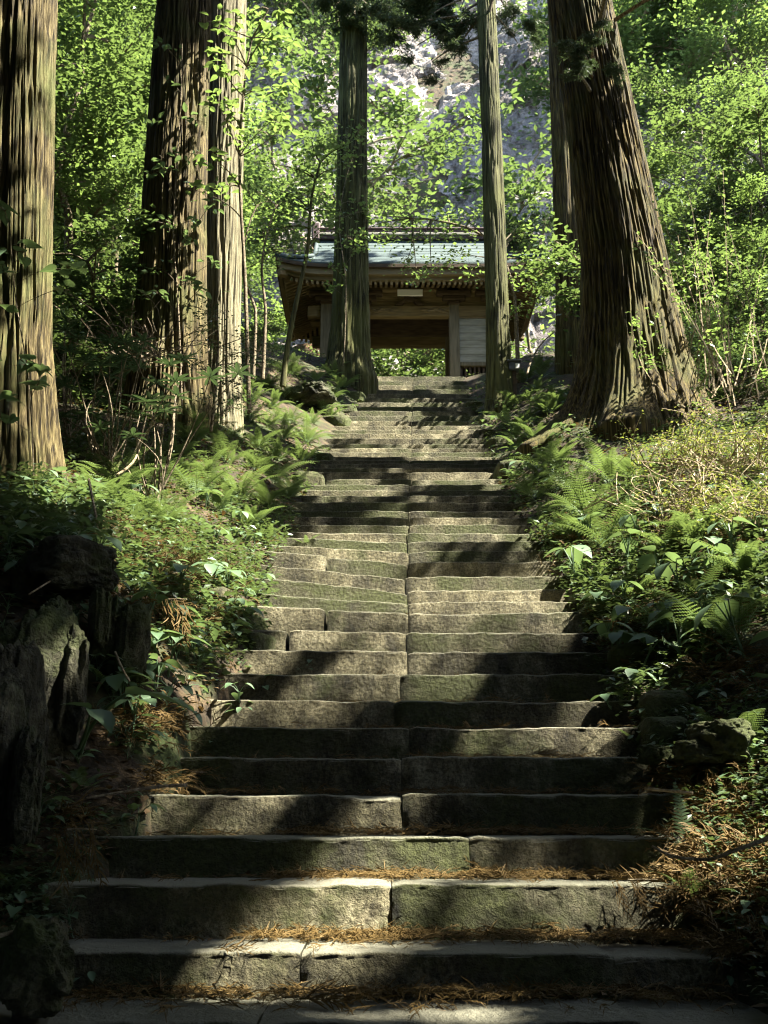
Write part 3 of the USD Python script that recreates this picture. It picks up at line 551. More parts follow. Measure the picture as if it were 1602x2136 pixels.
# ---------------------------------------------------------------- crowns of the cedars: they leave the gaps the sun comes through
LIT = [(330, 1385, 50, 35), (420, 1450, 50, 25), (310, 1520, 50, 15), (480, 1490, 40, 12), (880, 1335, 300, 14), (600, 1200, 40, 30), (1380, 1120, 150, 80), (1340, 1010, 120, 50), (1250, 1110, 60, 60), (1420, 1230, 110, 50), (600, 930, 70, 40), (420, 1030, 70, 30), (900, 2112, 160, 10), (640, 2065, 70, 18), (1080, 1945, 120, 6), (720, 1945, 60, 8), (1150, 1838, 120, 5), (1430, 1830, 60, 20), (1540, 1640, 40, 40), (1400, 1640, 50, 20), (520, 1395, 50, 14), (240, 1190, 60, 30), (440, 2050, 60, 40), (640, 1900, 55, 45), (1070, 1890, 105, 50), (1370, 1880, 55, 45), (800, 1832, 200, 8), (760, 1790, 100, 40), (700, 1965, 160, 10), (360, 1685, 45, 40), (540, 1690, 25, 35), (800, 1700, 40, 45),
       (1130, 1545, 160, 25), (650, 1490, 45, 25), (1220, 1480, 25, 25), (720, 1430, 115, 22), (930, 1430, 70, 22), (770, 1380, 85, 20), (930, 1380, 70, 20), (880, 1300, 340, 40), (880, 1260, 320, 22), (720, 1235, 150, 15), (900, 1225, 50, 12), (700, 1165, 90, 20), (730, 1125, 70, 12),
       (940, 1000, 55, 9), (900, 945, 90, 8), (740, 948, 60, 8), (700, 1025, 70, 12), (1000, 1110, 80, 10), (860, 892, 130, 18), (850, 855, 110, 16), (870, 825, 60, 8), (860, 795, 90, 8),
       (470, 1180, 130, 70), (340, 1130, 110, 60), (570, 1280, 60, 30), (450, 1250, 70, 45), (370, 1330, 50, 40), (590, 860, 110, 60), (690, 850, 45, 40), (500, 1000, 50, 30), (130, 1040, 70, 30), (270, 1050, 50, 20), (560, 940, 50, 25),
       (1280, 1010, 90, 60), (1180, 960, 60, 40), (1130, 850, 50, 30), (1060, 880, 50, 30), (1450, 1080, 120, 50), (1350, 1200, 70, 45), (1480, 1200, 90, 50), (1300, 1290, 50, 22), (1450, 1290, 100, 30), (1350, 1440, 45, 30), (1450, 1720, 45, 50), (1500, 1790, 80, 70), (1550, 1010, 50, 50), (1480, 940, 70, 40), (1570, 1300, 30, 50), (1530, 1880, 50, 40)]
trg = np.random.default_rng(3); tp, tr = [], []
for px, py, rx, ry in LIT:
    n = int(max(8, rx*ry/220))
    if py > 1400: rx, ry, n = max(rx-12, 14), ry*.9, 12
    a = trg.uniform(0, 2*np.pi, n); q = np.sqrt(trg.uniform(0, 1, n))
    h = hit(px + rx*q*np.cos(a), py + ry*q*np.sin(a)); tp += list(h); tr += [.03 if py > 1220 else .08]*n
for px, D, ys in [(85, 7.6, range(-40, 1000, 60)), (60, 7.6, range(-40, 960, 80)), (412, 12.0, range(180, 840, 60)), (395, 12.0, range(360, 840, 80)), (478, 13.0, range(240, 880, 50)), (500, 13.1, range(200, 880, 60)), (762, 19.4, range(540, 760, 40)), (1048, 17.5, range(430, 820, 45)), (1030, 17.5, range(-40, 300, 90))]:
    for y in ys: tp.append(P(px, y, D)); tr.append(.14)
for k, y in enumerate(range(250, 860, 35)): tp.append(P(1318 + (y-250)*.17, y, 12.7)); tr.append(.10)
for x in (800, 850, 905, 930, 960, 985): tp.append(P(x, 520, 22)); tr.append(.05)
for x in range(775, 945, 24):
    for y in (705, 730, 755, 780):
        for D in (26, 27.5, 29): tp.append(P(x, y, D)); tr.append(.25)
for px, py, D in [(170, 1300, 4.1), (560, 50, 11.3), (590, 150, 11.3), (470, 150, 11.3), (480, 240, 11.3), (570, 240, 11.3), (480, 390, 11.3), (440, 545, 11.4)]: tp.append(P(px, py, D)); tr.append(.04 if D < 5 else .15)
NEARLIT = len(tp)
for x in np.arange(-15, -3.4, 2.0):
    for y in (20, 24, 28):
        for z in np.arange(15, 31, 2.4): tp.append(np.array([x, y, z])); tr.append(.7)
for px in range(1310, 1620, 75):
    for py in range(0, 600, 75): tp.append(P(px, py, 20.5)); tr.append(.5)
for x in np.arange(-12, -3.4, 1.4):
    for y in (14, 17, 20, 23):
        for z in np.arange(2.5, 15, 2): tp.append(np.array([x, y, float(ground(x, y))+z])); tr.append(.6)
for x in np.arange(-14, 14.1, 2.0):                              # the trees behind stand in the open
    for y in (25, 28, 32):
        for z in np.arange(ZTOP, ZTOP+22, 2.2): tp.append(np.array([x, y, z])); tr.append(.9)
for x, y, z0, z1 in ((5, 13, 6, 16), (6, 15, 7, 18), (7, 12, 6, 16), (-5, 16, 8, 18), (-7, 18, 10, 20)):
    for z in np.arange(z0, z1, 1.6): tp.append(np.array([x, y, z], float)); tr.append(.6)
tp, tr = np.array(tp), np.array(tr)
def shades_lit(c, r, m=None):
    """whether a clump at c would stand between the sun and a place that is sunlit"""
    out = np.zeros(len(c), bool); r = np.broadcast_to(np.asarray(r, float), (len(c),))
    for k in range(0, len(c), 400):
        d = c[k:k+400, None]-tp[None, :m]; s = d @ SUN; dist = np.linalg.norm(d - s[..., None]*SUN, axis=-1)
        out[k:k+400] = ((s > .3) & (dist < tr[None, :m] + r[k:k+400, None])).any(1)
    return out
def inview(c, m):
    px, py, zc = pix(c); mm = m*FPX/np.maximum(zc, .3)
    return (zc > .1) & (px > -mm) & (px < 1602+mm) & (py > -mm) & (py < 2136+mm)
for pts, r0 in (([(1305, 760, 13.0), (1262, 825, 12.8), (1222, 866, 12.6), (1180, 893, 12.45), (1138, 915, 12.3), (1105, 935, 12.2)], .21), ([(1350, 730, 13.0), (1415, 820, 12.8), (1450, 870, 12.6), (1485, 910, 12.4)], .26), ([(1320, 780, 12.9), (1292, 880, 12.4), (1275, 940, 12.1)], .26)):
    S_ = smooth_path([P(*q) for q in pts], 30); v_, f_ = tube(S_, np.linspace(r0, r0*.2, 30), 26); v_ = v_ + (.10*(fbm(v_*3.1, 3, 5)-.5) + .05*(np.abs(noise(v_*9, 7)-.5)-.25))[:, None]*np.array([1, 1, .8])
    obj('root', (v_, f_), 'dark_cedar_bark', CEDARS[6]['path'], smooth=True)
# more cedars of the same wood beside and behind the viewer (their crowns shade the stairs)
crng = np.random.default_rng(77)
spots = [(6.5, -7), (-7.5, 1.5), (-8.5, 8), (-10.5, 14), (-5, -6), (1.5, -12)]; cand = np.stack([crng.uniform(5.2, 14, 500), crng.uniform(-7, 15, 500)], 1); cost = []
for x, y in cand:                                                # stand where no sunlit place lies in the trunk's shadow
    g0 = float(ground(x, y)); zz = g0 + np.arange(1, 26, 1.0); cost.append(shades_lit(np.stack([0*zz+x, 0*zz+y, zz], -1), .55, NEARLIT).sum() + (50 if inview(np.array([[x, y, g0+5.0]]), 1)[0] else 0))
for j in np.argsort(cost, kind='stable'):
    if len(spots) < 13 and all(math.hypot(cand[j, 0]-x, cand[j, 1]-y) > 3.0 for x, y in spots): spots.append(tuple(cand[j]))
for k, (x, y) in enumerate(spots):
    g0 = float(ground(x, y)); H = crng.uniform(22, 27); r0 = crng.uniform(.3, .48)
    t = thing('cedar_tree', 'tall straight cedar of the wood around the stairs, outside the view', 'tree', group='cedars around the stairs outside the view')
    ax = np.array([[x, y, g0], [x+.1, y, g0+6], [x+crng.normal(0, .3), y, g0+14]])
    obj('trunk', bark_trunk(ax, [r0, r0*.9, r0*.7], g0+H, 100+k, nth=48, dz=.3, amp=.03, strip=.12, flare=.2), 'cedar_bark', t, smooth=True)
    CEDARS.append(dict(path=t, foot=ax[0], top=np.array([ax[-1][0], y, g0+H]), mat='cedar_bark', clumps=[], axis=np.vstack([ax, [ax[-1][0], y, g0+H]])))

n, nn = 4200, 9000
gxs, gys = np.r_[trg.uniform(-6.5, 6.5, n), trg.uniform(-2.2, 2.4, nn)], np.r_[trg.uniform(1.2, 23, n), trg.uniform(1.6, 7.2, nn)]
gp = np.stack([gxs, gys, ground(gxs, gys, True)], -1)
tk = [P(px, y, D) for px, D, ys in ((735, 19.5, range(-60, 700, 25)), (1190, 18.4, range(-60, 820, 25)), (1245, 12.4, range(-60, 880, 12)), (350, 12.1, range(-60, 860, 25)), (1275, 12.4, range(-60, 880, 14)), (470, 13.2, range(-60, 240, 25)), (730, 22.3, range(560, 760, 20)), (960, 22.3, range(560, 760, 20))) for y in ys]
gp = np.vstack([gp, tk, tk])
cl = gp + trg.uniform(9.5, 20, len(gp))[:, None]*SUN
no = 1900; over = np.stack([trg.uniform(-14, 14, no), trg.uniform(-15, 19, no), trg.uniform(8, 19, no)], -1); over = over[(np.abs(over[:, 0]-.5) > 2.2) | (trg.uniform(0, 1, no) < .35)]; over[:, 2] += zs_s(over[:, 1])
nw = 900; wall = np.vstack([np.stack([trg.uniform(-15, 15, nw), trg.uniform(-17, -7, nw), trg.uniform(-1, 13, nw)], -1), np.stack([trg.uniform(-17, -9, nw), trg.uniform(-8, 12, nw), trg.uniform(0, 13, nw)], -1)]); wall[:, 2] += zs_s(wall[:, 1]); over = np.vstack([over, wall])
clr = np.r_[np.full(n, .21), np.full(nn, .09), np.full(len(cl)-n-nn, .21), np.full(len(over), .7)]; cl = np.vstack([cl, over])
keep = ~shades_lit(cl, np.where(clr < .1, clr*1.1, clr*1.45)) & ~inview(cl, .9)
cl, clr = cl[keep], clr[keep]
def needle_clump(seed, n, L, w):
    r = np.random.default_rng(seed); d = r.normal(size=(n, 3)); d /= np.linalg.norm(d, axis=1, keepdims=True)
    pos = d*r.uniform(0, 1, (n, 1))**.5*np.array([1, 1, .55])
    v, f = (np.array([[0, -w, 0], [L*.5, -w*1.2, .02], [L, 0, -.1], [L*.5, w*1.2, .02], [0, w, 0]]), np.array([[0, 1, 4], [1, 3, 4], [1, 2, 3]]))
    return scatter(v, f, pos, rots(r, n, .5), r.uniform(.7, 1.3, n))
NC1 = [needle_clump(1, 60, .55, .14), needle_clump(2, 40, .55, .15), needle_clump(3, 18, .55, .16)]
for p in range(len(cl)):
    c = cl[p]; best = min(range(len(CEDARS)), key=lambda k: np.hypot(*(CEDARS[k]['top'][:2]*.6+CEDARS[k]['foot'][:2]*.4 - c[:2])) + (0 if CEDARS[k]['foot'][2]+5 < c[2] < CEDARS[k]['top'][2] else 8))
    CEDARS[best]['clumps'].append((c, clr[p]))
for k, t in enumerate(CEDARS):
    r = np.random.default_rng(900+k); A = t['axis']
    for q in range(40):                                          # the spire of every crown
        z = t['top'][2]-r.uniform(0, 5); w = .35*(t['top'][2]-z)+.2; a = r.uniform(0, 6.28); c = np.array([np.interp(z, A[:, 2], A[:, 0])+w*math.cos(a), np.interp(z, A[:, 2], A[:, 1])+w*math.sin(a), z])
        if not shades_lit(c[None], .5)[0]: t['clumps'].append((c, .6))
    C = np.array([c for c, _ in t['clumps']]).reshape(-1, 3); S = np.array([s for _, s in t['clumps']])
    if not len(C): continue
    mb = MB(); lb = MB(); pick = np.where(S > .4, 0, np.where(S > .15, 1, 2)); R = rots(r, len(C), .3)
    for w in range(3):
        m = pick == w
        if m.any(): mb.add(*scatter(*NC1[w], C[m], R[m], S[m]*1.25))
    for c in np.vstack([C[pick < 2][::4], C[pick == 2][::25]]):
        z = min(max(c[2]+r.uniform(-.6, .8), t['foot'][2]+4), t['top'][2]-.2); o = np.array([np.interp(z, A[:, 2], A[:, 0]), np.interp(z, A[:, 2], A[:, 1]), z])
        if np.linalg.norm(o-c) > 7 or shades_lit(o+(c-o)*np.linspace(0, 1, 9)[:, None], .10).any(): continue
        lb.add(*tube(smooth_path([o, (o+c)/2+[0, 0, .25], c], 5), np.linspace(.045, .012, 5), 4, False))
    obj('crown', mb.get(), 'cedar_leaf', t['path'], kind='stuff')
    if lb.n: obj('limbs', lb.get(), 'twig_bark', t['path'], kind='stuff')

# cedar sprays that hang into the top of the picture
def cedar_spray(seed, L=1.0):
    r = np.random.default_rng(seed); mb = MB(); tw = MB()
    for k in range(9):
        a = r.uniform(-.9, .9); l = L*r.uniform(.5, 1); pts = smooth_path([[0, 0, 0], [l*.5*math.cos(a), l*.5*math.sin(a), .03], [l*math.cos(a), l*math.sin(a), -.25*l]], 8)
        tw.add(*tube(pts, np.linspace(.008, .003, 8), 3, False))
        n = 46; t = r.uniform(.1, 1, n); pos = np.stack([np.interp(t, np.linspace(0, 1, 8), pts[:, j]) for j in range(3)], -1)
        mb.add(*scatter(np.array([[0, -.012, 0], [.10, -.016, -.01], [.20, 0, -.05], [.10, .016, -.01]]), np.array([[0, 1, 2, 3]]), pos, rots(r, n, .6), r.uniform(.6, 1.3, n)))
    return mb.get(), tw.get()
SPR = [cedar_spray(s) for s in (5, 6, 7)]
def hang(cedar_i, pts, seed, limb_from=None):
    t = CEDARS[cedar_i]; r = np.random.default_rng(seed); mb = MB(); lb = MB(); A = t['axis']
    for px, py, D, s, n in pts:
        c = P(px, py, D); z = c[2]+r.uniform(.2, .8); o = np.array([np.interp(z, A[:, 2], A[:, 0]), np.interp(z, A[:, 2], A[:, 1]), z])
        lb.add(*tube(smooth_path([o, (o+c)/2+[0, 0, .1], c], 7), np.linspace(.035, .01, 7), 5, False))
        for k in range(n):
            L, T = SPR[r.integers(3)]; pos = (c + r.normal(0, .32*s, 3)*[1, 1, .6])[None]; R = rots(r, 1, .35); q = s*r.uniform(.6, 1.1)
            mb.add(*scatter(*L, pos, R, q)); lb.add(*scatter(*T, pos, R, q))
    obj('hanging_foliage', mb.get(), 'cedar_leaf', t['path'], kind='stuff'); obj('branch', lb.get(), 'twig_bark', t['path'])
hang(4, [(960, 20, 18, .9, 5), (930, 60, 18, .8, 4), (900, 30, 17.5, .9, 5), (860, 10, 17.5, .9, 5), (830, 60, 17.6, .7, 3), (950, 110, 18, .6, 3), (900, 130, 18, .55, 2), (870, 95, 18, .5, 2), (1060, 30, 18, .7, 3), (1080, 90, 18, .5, 2)], 41)
hang(3, [(700, 10, 19, .8, 4), (770, 15, 19, .9, 5), (740, 30, 19, .7, 3), (800, 40, 19, .7, 3), (690, 55, 19.2, .4, 1)], 42)
hang(6, [(1215, 110, 11.7, .42, 5), (1200, 150, 11.7, .32, 3), (1235, 85, 11.7, .35, 3), (1225, 135, 11.8, .35, 3)], 43)

# ---------------------------------------------------------------- broadleaved trees behind and beside
def grow(seed, H=8.0, R=2.7, limbs=15, leaves=13000, ls=.11, flat=.26, low=.22, leaf=LEAF1, trunk_r=.09):
    r = np.random.default_rng(seed); tb = MB(); bb = MB(); anchors = []
    n = 9; path = np.cumsum(np.r_[[[0, 0, 0]], np.c_[r.normal(0, .13, n), r.normal(0, .13, n), np.full(n, H*.92/n)]], 0)
    tb.add(*tube(path, np.linspace(trunk_r, .02, n+1), 7))
    for k in range(limbs):
        t = low + (1-low)*((k+r.uniform(0, 1))/limbs); j = t*n; j0 = min(int(j), n-1); o = path[j0]+(path[j0+1]-path[j0])*(j-j0)
        a = k*2.4+r.uniform(-.4, .4); l = R*(1-.65*abs(t-.45))*r.uniform(.7, 1.1); up = r.uniform(.1, .55)
        e = o + [l*math.cos(a), l*math.sin(a), l*up]; m = (o+e)/2 + [0, 0, .12*l]
        pts = smooth_path([o, m, e], 6); bb.add(*tube(pts, np.linspace(.035*trunk_r/.09, .008, 6), 4, False))
        for q in range(7):
            u = r.uniform(.25, 1); s = np.array([np.interp(u, np.linspace(0, 1, 6), pts[:, c]) for c in range(3)]); b = a+r.uniform(-1.2, 1.2); sl = l*.42*r.uniform(.5, 1)
            g = s+[sl*math.cos(b), sl*math.sin(b), r.uniform(-.1, .3)*sl]; bb.add(*tube([s, (s+g)/2+[0, 0, .03], g], [.010, .007, .004], 3, False)); anchors += [(s+g)/2, g]
        anchors.append(e)
    A = np.array(anchors); w = r.integers(0, len(A), leaves); sp = .26*R/2.7
    pos = A[w] + r.normal(0, 1, (leaves, 3))*[sp, sp, sp*flat]
    return tb.get(), bb.get(), scatter(*leaf, pos, rots(r, leaves, .5), r.uniform(.35, 1.4, leaves)*ls)
KINDS = {}
def tree_kind(key, name, mat, bark, **kw):
    t, b, l = grow(**kw); path = kindof(name)
    obj('trunk', t, bark, path, smooth=True); obj('branches', b, bark, path, kind='stuff'); obj('crown', l, mat, path, kind='stuff')
    KINDS.setdefault(key, []).append((path, kw.get('H', 8.0)))
for s in (1, 2, 3): tree_kind('maple', 'maple_kind', 'maple_leaf', 'twig_bark', seed=s)
for s in (4, 5): tree_kind('bright', 'bright_tree_kind', 'bright_leaf', 'twig_bark', seed=s, leaves=12000, ls=.12)
for s in (6, 7): tree_kind('dark', 'evergreen_kind', 'dark_leaf', 'twig_bark', seed=s, leaves=15000, ls=.10, flat=.6, limbs=18)
for s in (8, 9): tree_kind('shrub', 'shrub_kind', 'maple_leaf', 'twig_bark', seed=s, H=2.2, R=1.1, leaves=4500, ls=.075, limbs=12, low=.08, trunk_r=.03, flat=.7)
for s in (10, 11): tree_kind('darkshrub', 'dark_shrub_kind', 'dark_leaf', 'twig_bark', seed=s, H=2.2, R=1.1, leaves=5000, ls=.07, limbs=12, low=.08, trunk_r=.03, flat=.7)
CL = []
def leafy(kind, px, py, D, rng, label=None, group=None, Hmax=15, Hmin=2.5, frac=.62, test=True):
    for _ in range(40):
        c = P(px, py, D); g = float(ground(c[0], c[1])); H = (c[2]-g)/frac
        if H <= Hmax: break
        D += .7
    H = max(H, Hmin); cc = np.array([c[0], c[1], g+.58*H]); qx, qy, zc = pix(cc); qr = .36*H*FPX/zc
    if test and H > 3 and shades_lit(cc[None], (.33 if D < 24 else .42)*H, NEARLIT)[0]: return
    if D < 26.2 and test and qx+qr > 585 and qx-qr < 1120 and qy+qr > 480 and qy-qr < 790: return
    if D >= 24 and any(qx+.85*qr > u0 and qx-.85*qr < u1 and qy+.85*qr > v0 and qy-.85*qr < v1 for u0, u1, v0, v1 in CL): return
    path, h = KINDS[kind][rng.integers(len(KINDS[kind]))]; s = H/h
    lab = {'maple': 'fresh green maple in the dense wood behind the gate and cedars', 'bright': 'sunlit yellow green tree in the dense wood behind the gate and cedars', 'dark': 'dark evergreen tree in the dense wood behind the gate and cedars', 'shrub': 'green shrub in the thicket beside the gate and cedars', 'darkshrub': 'dark glossy shrub in the thicket beside the gate and cedars'}[kind]
    copy(path, {'maple': 'maple_tree', 'bright': 'broadleaf_tree', 'dark': 'evergreen_tree', 'shrub': 'shrub', 'darkshrub': 'evergreen_shrub'}[kind], mat4((c[0], c[1], g-.1), rng.uniform(0, 6.28), s), label or lab, 'shrub' if 'shrub' in kind else 'tree', group or (None if label else {'maple': 'maples of the wood behind', 'bright': 'sunlit trees of the wood behind', 'dark': 'evergreens of the wood behind', 'shrub': 'shrubs of the thicket', 'darkshrub': 'dark shrubs of the thicket'}[kind]))
brng = np.random.default_rng(2024)
def field(x0, x1, y0, y1, sx, sy, D0, D1, mix, skip=(), **kw):
    for py in np.arange(y0, y1, sy):
        for px in np.arange(x0, x1, sx):
            a, b, D = px+brng.uniform(-.45, .45)*sx, py+brng.uniform(-.4, .4)*sy, brng.uniform(D0, D1); k = brng.choice(mix)
            if any(u0 < a < u1 and v0 < b < v1 for u0, u1, v0, v1 in skip): continue
            leafy(k, a, b, D, brng, **kw)
CL = [(850, 1000, 60, 270), (1060, 1130, 90, 300), (1375, 1425, 360, 410), (525, 560, 170, 250)]
field(480, 1250, 60, 720, 115, 115, 26.5, 30, ['maple', 'maple', 'bright', 'dark'], CL)
field(480, 1250, -60, 500, 150, 140, 29, 34, ['bright', 'maple'], CL)
field(90, 330, 0, 760, 115, 130, 16, 23, ['maple', 'bright', 'maple', 'dark', 'bright'])
field(-50, 560, -80, 700, 150, 130, 22, 32, ['maple', 'bright', 'bright', 'dark'], CL)
field(500, 680, 280, 720, 90, 120, 20.5, 24, ['maple', 'dark', 'maple'], [(560, 700, 490, 720)])
field(1300, 1660, -40, 620, 105, 110, 12.5, 19, ['bright', 'maple', 'bright', 'maple', 'dark'], CL)
field(1150, 1360, -60, 620, 130, 130, 24, 31, ['bright', 'maple', 'bright'], CL)
field(1290, 1680, -60, 640, 100, 100, 20, 25, ['bright', 'maple', 'bright'])
field(480, 1300, -40, 420, 150, 110, 28, 34, ['shrub', 'bright', 'shrub'], Hmax=9, Hmin=1.5)
field(1420, 1640, 520, 860, 75, 80, 12.5, 16, ['shrub', 'darkshrub', 'shrub'], Hmax=4, Hmin=1.4)
field(1080, 1190, 560, 760, 55, 60, 20, 24, ['shrub', 'darkshrub', 'darkshrub'], Hmax=5, Hmin=1.6)
field(110, 290, 600, 820, 60, 70, 11, 15, ['darkshrub', 'shrub', 'shrub'], Hmax=4, Hmin=1.2)
field(510, 690, 600, 780, 55, 60, 17.5, 22, ['shrub', 'darkshrub', 'shrub'], Hmax=4, Hmin=1.2)
for px, py, D in ((790, 735, 27.9), (835, 725, 28.1), (880, 735, 27.9), (925, 728, 28.1), (855, 752, 27.4), (905, 756, 27.3)): leafy('shrub', px, py, D, np.random.default_rng(int(px)), Hmax=9, Hmin=2, frac=.86, test=False)

# a small maple over the gate roof, saplings and climbing leaves: stems led to given sprays
def spray_tree(name, lab, stem, sprays, seed, mat, leaf, ls, cat='tree', r0=.05, r1=.015, bark='twig_bark', tilt=.5, flat=.3, from_top=False):
    r = np.random.default_rng(seed); t = thing(name, lab, cat)
    S = smooth_path(np.array([P(*q) for q in stem]), 14)
    obj('trunk' if cat == 'tree' else 'stem', tube(S, np.linspace(r0, r1, 14), 7), bark, t, smooth=True)
    mb, lb = MB(), MB()
    for px, py, D, rad, n in sprays:
        c = P(px, py, D); d = np.linalg.norm(S-c, axis=1) + np.where(S[:, 2] > c[2], .6, 0); o = S[d.argmin()]
        if np.linalg.norm(o-c) > .05:
            pts = smooth_path([o, (o+c)/2+r.normal(0, .05, 3)*np.linalg.norm(o-c)+[0, 0, .06*np.linalg.norm(o-c)], c], 7); lb.add(*tube(pts, np.linspace(min(r0*.4, .02), .004, 7), 4, False))
        for k in range(4):
            e = c + r.normal(0, .5, 3)*rad*[1, 1, flat]; lb.add(*tube([c, (c+e)/2, e], [.004, .003, .002], 3, False))
        pos = c + r.normal(0, .5, (n, 3))*[rad, rad, rad*flat]
        mb.add(*scatter(*leaf, pos, rots(r, n, tilt), r.uniform(.6, 1.2, n)*ls))
    if lb.n: obj('branches', lb.get(), bark, t, kind='stuff')
    obj('leaves' if cat != 'tree' else 'crown', mb.get(), mat, t, kind='stuff', smooth=False)
    return t
srng = np.random.default_rng(8)
def around(pts, D, rad, n, k=1, jit=25): return [(a+srng.normal(0, jit)*(q > 0), b+srng.normal(0, jit*.6)*(q > 0), D+srng.normal(0, .25), rad, n) for a, b in pts for q in range(k)]
spray_tree('maple_tree', 'small maple with layered sprays over the gate roof', [(1082, 800, 18.6), (1075, 640, 18.5), (1040, 520, 18.3), (960, 470, 18.1), (860, 455, 18)], around([(790, 455), (840, 465), (905, 460), (820, 485), (870, 488), (930, 490), (975, 495), (850, 540), (880, 500), (800, 500), (940, 470), (1080, 470), (960, 450), (900, 560), (1100, 480), (1085, 540), (1110, 600), (1000, 440), (920, 430), (830, 430), (735, 500), (1090, 640), (960, 530), (985, 570), (930, 545), (870, 575), (1100, 520), (1080, 580), (1120, 560)], 18.2, .36, 52), 1, 'bright_leaf', LEAF1, .10)
spray_tree('sapling', 'thin pale sapling leaning in front of the gate left eave', [(590, 806, 16.2), (602, 710, 16.2), (625, 600, 16.2), (643, 510, 16.2), (648, 430, 16.2), (668, 340, 16.2)], around([(590, 420), (640, 400), (690, 440), (620, 350), (560, 390), (700, 350), (580, 480), (730, 300), (650, 290), (540, 340), (670, 480)], 16.2, .5, 70), 2, 'maple_leaf', LEAF1, .10, r0=.055, r1=.02, bark='mossy_cedar_bark')
for a, b in ((548, 556), (528, 515)): spray_tree('sapling', f'{"darker" if a == 548 else "far thin"} bare stemmed sapling {"near the left eave of the gate" if a == 548 else "beside the pale cedar trunk"}', [(a, 790, 15.5), (a+6, 660, 15.5), (b-10, 560, 15.5), (b+20, 430, 15.5)], around([(a, 480), (a+40, 420), (a-10, 400), (a+50, 520)], 15.5, .45, 50), 3+a, 'dark_leaf', LEAF1, .10, r0=.035, r1=.012)
spray_tree('young_tree', 'young tree with bright hanging leaves in front of the pale cedar', [(520, 860, 11.6), (512, 600, 11.6), (500, 300, 11.5), (520, 100, 11.4), (560, 20, 11.3)], around([(600, 40), (560, 55), (575, 85), (520, 30), (480, 70), (455, 110), (470, 150), (450, 210), (480, 240), (560, 140), (590, 180), (570, 250), (590, 260), (490, 290), (450, 330), (480, 390), (420, 400), (520, 190), (460, 45)], 11.3, .22, 16, 1), 5, 'bright_leaf', OVATE, .15, r0=.03, r1=.01, tilt=.45)
spray_tree('climbing_vine', 'leafy vine climbing the massive dark cedar', [(380, 850, 11.55), (372, 640, 11.6), (362, 450, 11.65), (375, 250, 11.65), (380, 90, 11.7)], around([(340, 350), (400, 320), (335, 260), (370, 180), (350, 100), (410, 250), (390, 500), (405, 460), (325, 560), (360, 340), (395, 590), (420, 600), (445, 545), (340, 465), (330, 610), (310, 370), (440, 425)], 11.45, .16, 11, 1), 6, 'herb_leaf', OVATE, .12, cat='vine', r0=.012, r1=.006)
spray_tree('climbing_vine', 'vine with broad leaves on the trunk at the left picture edge', [(70, 1000, 7.1), (60, 800, 7.15), (30, 600, 7.2), (20, 430, 7.2)], [(50, 525, 7.05, .16, 7), (140, 560, 7.05, .16, 7), (130, 600, 7.0, .08, 2), (10, 440, 7.1, .1, 4), (30, 650, 7.05, .08, 3), (55, 760, 7, .12, 6), (15, 830, 7, .12, 5), (90, 770, 7, .08, 5), (20, 870, 7, .08, 4), (5, 560, 7.1, .1, 4), (80, 800, 7, .07, 5)], 7, 'herb_leaf', HEART, .12, cat='vine', r0=.006, r1=.004)
spray_tree('climbing_vine', 'tiny leaved vine on the dark trunk before the gate', [(715, 770, 19.1), (722, 600, 19.1), (708, 470, 19.1), (735, 330, 19.1)], around([(760, 490), (745, 520), (720, 450), (700, 560), (690, 600), (740, 420), (730, 330), (770, 440), (715, 300), (750, 270)], 19, .25, 22), 9, 'bright_leaf', LEAF1, .12, cat='vine', r0=.01, r1=.006)
spray_tree('evergreen_shrub', 'dark small leaved shrub spreading before the pale cedar foot', [(440, 900, 10.8), (450, 800, 10.8), (455, 720, 10.8), (450, 650, 10.8)], around([(420, 690), (450, 720), (480, 740), (500, 760), (440, 770), (470, 790), (410, 760), (500, 800), (520, 700), (430, 830), (480, 850), (410, 640), (440, 660), (530, 730), (500, 830)], 10.7, .22, 80, 1), 10, 'dark_leaf', LEAF2, .045, cat='shrub', r0=.02, r1=.008)
def rhodo(px, py, D, n, seed, lab, spread=90):
    r = np.random.default_rng(seed); t = thing('rhododendron', lab, 'shrub'); b = P(px, py, D); b[2] = ground(b[0], b[1]); mb, sb = MB(), MB()
    for k in range(n):
        e = P(px+r.normal(0, spread), py-r.uniform(20, 190), D+r.normal(0, .35)); sb.add(*tube(smooth_path([b+r.normal(0, .05, 3), (b+e)/2+r.normal(0, .12, 3), e], 8), np.linspace(.009, .004, 8), 5, False))
        m = 9; a = np.arange(m)*2*np.pi/m + r.uniform(0, 6); c, s = np.cos(a), np.sin(a); ti = r.uniform(-.1, .5, m); R = np.zeros((m, 3, 3))
        R[:, :, 0] = np.stack([c*np.cos(ti), s*np.cos(ti), np.sin(ti)], 1); R[:, :, 1] = np.stack([-s, c, 0*c], 1); R[:, :, 2] = np.cross(R[:, :, 0], R[:, :, 1])
        mb.add(*scatter(*LONG, np.repeat(e[None], m, 0), R, r.uniform(.11, .19, m)))
    obj('stems', sb.get(), 'twig_bark', t, kind='stuff', smooth=True); obj('leaves', mb.get(), 'rhododendron_leaf', t, kind='stuff')
rhodo(240, 900, 8.6, 22, 1, 'rhododendron with whorls of long leaves between the left trunk and the dark cedar')
rhodo(330, 930, 8.2, 12, 2, 'lower rhododendron with bare crooked stems right of the larger one', 70)
rhodo(150, 830, 9.3, 12, 3, 'rhododendron just behind the left edge trunk', 60)

